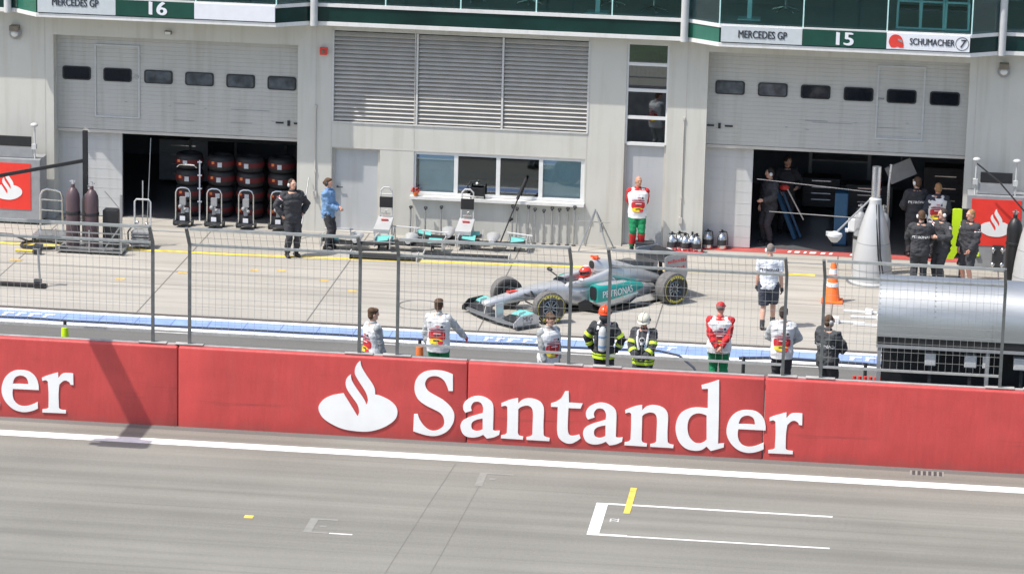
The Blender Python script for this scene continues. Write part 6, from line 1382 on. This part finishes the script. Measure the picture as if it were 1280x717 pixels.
# wheels
def wheel(x, y, w, steer=0.0):
    R = .33; t = MB(); hw = w/2
    mtx = Matrix.Translation((x, y, R)) @ Matrix.Rotation(steer, 4, 'Z') @ Matrix.Rotation(-math.pi/2 if y > 0 else math.pi/2, 4, 'X')    # lathe z -> outwards
    t.lathe([(.170, hw*.80), (.20, hw*.96), (.26, hw), (.300, hw*.97), (.322, hw*.86), (.330, hw*.70), (.330, -hw*.70), (.322, -hw*.86), (.30, -hw*.97), (.26, -hw), (.20, -hw*.96), (.17, -hw*.8)], 48, mtx, closed=True)
    me_o = t.build('wheel', ['tyre', 'tread'], CAR, True)
    for p in me_o.data.polygons:
        q = mtx.inverted() @ p.center
        if abs(q.z) < hw*.75 and math.hypot(q.x, q.y) > .3: p.material_index = 1
    b = MB(); b.lathe([(.172, hw*.82), (.172, -hw*.8), (.155, -hw*.8), (.150, hw*.60), (.160, hw*.86)], 36, mtx, closed=True); b.build('rim', 'rim', me_o, True)
    b = MB(); b.lathe([(.152, hw*.30), (.03, hw*.34)], 30, mtx); b.build('brake_drum', 'carbon', me_o)
    b = MB()
    for k in range(10):
        a = 2*math.pi*k/10
        b.beam(mtx @ Vector((.03*math.cos(a), .03*math.sin(a), hw*.62)), mtx @ Vector((.155*math.cos(a+.1), .155*math.sin(a+.1), hw*.60)), .017, .02)
    b.build('spoke', 'rim', me_o)
    b = MB(); b.lathe([(.045, hw*.55), (.045, hw*.72), (.02, hw*.80), (.0, hw*.80)], 16, mtx); b.build('wheel_nut', 'dark_metal', me_o, True)
    b = MB()                                                             # yellow sidewall marking, two arcs of letters and a thin ring
    def arcs(a0, a1, n, r0, r1):
        for k in range(n):
            f0 = a0+(a1-a0)*k/n; f1 = a0+(a1-a0)*(k+.72)/n
            zz = hw*1.006; b.add([mtx @ Vector((r*math.cos(a), r*math.sin(a), zz)) for r, a in ((r0, f0), (r1, f0), (r1, f1), (r0, f1))], [(0, 1, 2, 3)])
    arcs(math.radians(50), math.radians(130), 7, .245, .285); arcs(math.radians(-130), math.radians(-50), 6, .245, .285)
    b.lathe([(.293, hw*.985), (.300, hw*.975), (.300, hw*.979), (.293, hw*.992)], 48, mtx, closed=True)
    b.build('yellow_marking', 'tyre_yellow', me_o)
    return me_o
ST = math.radians(-17)
for s in (1, -1):
    wheel(0, s*.74, .30, ST); wheel(-3.25, s*.71, .37)
    for name, rows in (('front_suspension', (((0.22, .17, .52), (0, .62, .42)), ((-.32, .19, .54), (0, .62, .42)), ((.18, .16, .36), (0, .62, .22)), ((-.34, .2, .36), (0, .62, .22)), ((.05, .17, .56), (.06, .6, .26)), ((-.1, .18, .47), (.12, .62, .33)))),
                       ('rear_suspension', (((-2.85, .16, .38), (-3.25, .56, .44)), ((-3.45, .1, .40), (-3.25, .56, .44)), ((-2.8, .16, .20), (-3.25, .56, .22)), ((-3.5, .08, .22), (-3.25, .56, .22)), ((-3.35, .1, .3), (-3.3, .56, .3))))):
        b = MB()
        for p, q in rows: b.beam((p[0], s*p[1], p[2]), (q[0], s*q[1], q[2]), .045, .014)
        b.build(name, 'carbon', CAR)
    b = MB(); b.lathe([(.13, -.10), (.13, .03)], 18, Matrix.Translation((0, s*.62, .33)) @ Matrix.Rotation(ST, 4, 'Z') @ Matrix.Rotation(math.pi/2, 4, 'X')); b.box(-.06, .17, s*.60-.02, s*.60+.02, .25, .45); b.build('brake_duct', 'carbon', CAR)
# red and white marks on the nose top and flank
b = MB(); b.box(.30, .52, -.06, .06, .560, .575); b.build('nose_red_mark', 'red', CAR)
b = MB()
for k in range(4): b.box(-.36+k*.07, -.31+k*.07, .205, .213, .56, .585)
b.build('nose_lettering', 'white', CAR)
b = MB()                                                              # small sponsor marks and shut lines along the flank
for k in range(7): b.box(-1.05-k*.05, -1.012-k*.05, .345, .352, .43, .462)
b.build('flank_lettering', 'white', CAR)
b = MB()
for x, y, z0, z1 in ((-.86, .300, .24, .60), (-1.72, .377, .10, .20)): b.box(x-.005, x+.005, y-.002, y+.004, z0, z1)
b.build('shut_line', 'carbon', CAR)
b = MB()
for k in range(6): b.box(-2.06-k*.05, -2.022-k*.05, .13, .215, .80-k*.004, .832-k*.004)
b.build('cover_lettering', 'carbon', CAR)
# driver: sits in the car, so a thing of its own
def full_face(t, hd, r, s):
    b = MB(); b.ball(hd((0, .0, .14)), (.118*s, .145*s, .135*s), 20, 14, r); b.ball(hd((0, -.06, .06)), (.095*s, .085*s, .07*s), 16, 10, r)
    c = mesh_obj('helmet', skin_union(b, .010, 2), 'helmet_red', t)
    b = MB(); n = 16
    ring = lambda z, k: [hd((.123*k*math.sin(a), -.005-.150*k*math.cos(a), z)) for a in [math.pi*(i/n-.5)*1.15 for i in range(n+1)]]
    lo, hi2 = ring(.115, 1.0), ring(.180, .97)
    b.add(lo+hi2, [(i, i+1, n+2+i, n+1+i) for i in range(n)]); b.build('visor', 'dark_glass', c, True)
    b = MB(); b.ball(hd((0, .02, .272)), (.05*s, .06*s, .012*s), 12, 6); b.build('crown_mark', 'white', c, True)
F = Vector((math.cos(math.radians(223)), math.sin(math.radians(223)), 0))
dp = Vector((-.71, -6.72, 0)) + F*(-1.50)
person('driver in red helmet sitting in the silver race car', (dp.x, dp.y, -.90), math.radians(223+90), 1.74, ((.16, -.36, 1.16), (-.16, -.36, 1.16)), elbow=((.6, .2, -.6), (-.6, .2, -.6)), feet=((.08, -.75, .83), (-.08, -.75, .83)), head=(0, .05), hairstyle=None, top=('overall', 'red_cloth'), legs=('trousers', 'grey_cloth'), gloves='black_cloth', hat=full_face, seed=21, group='race drivers')
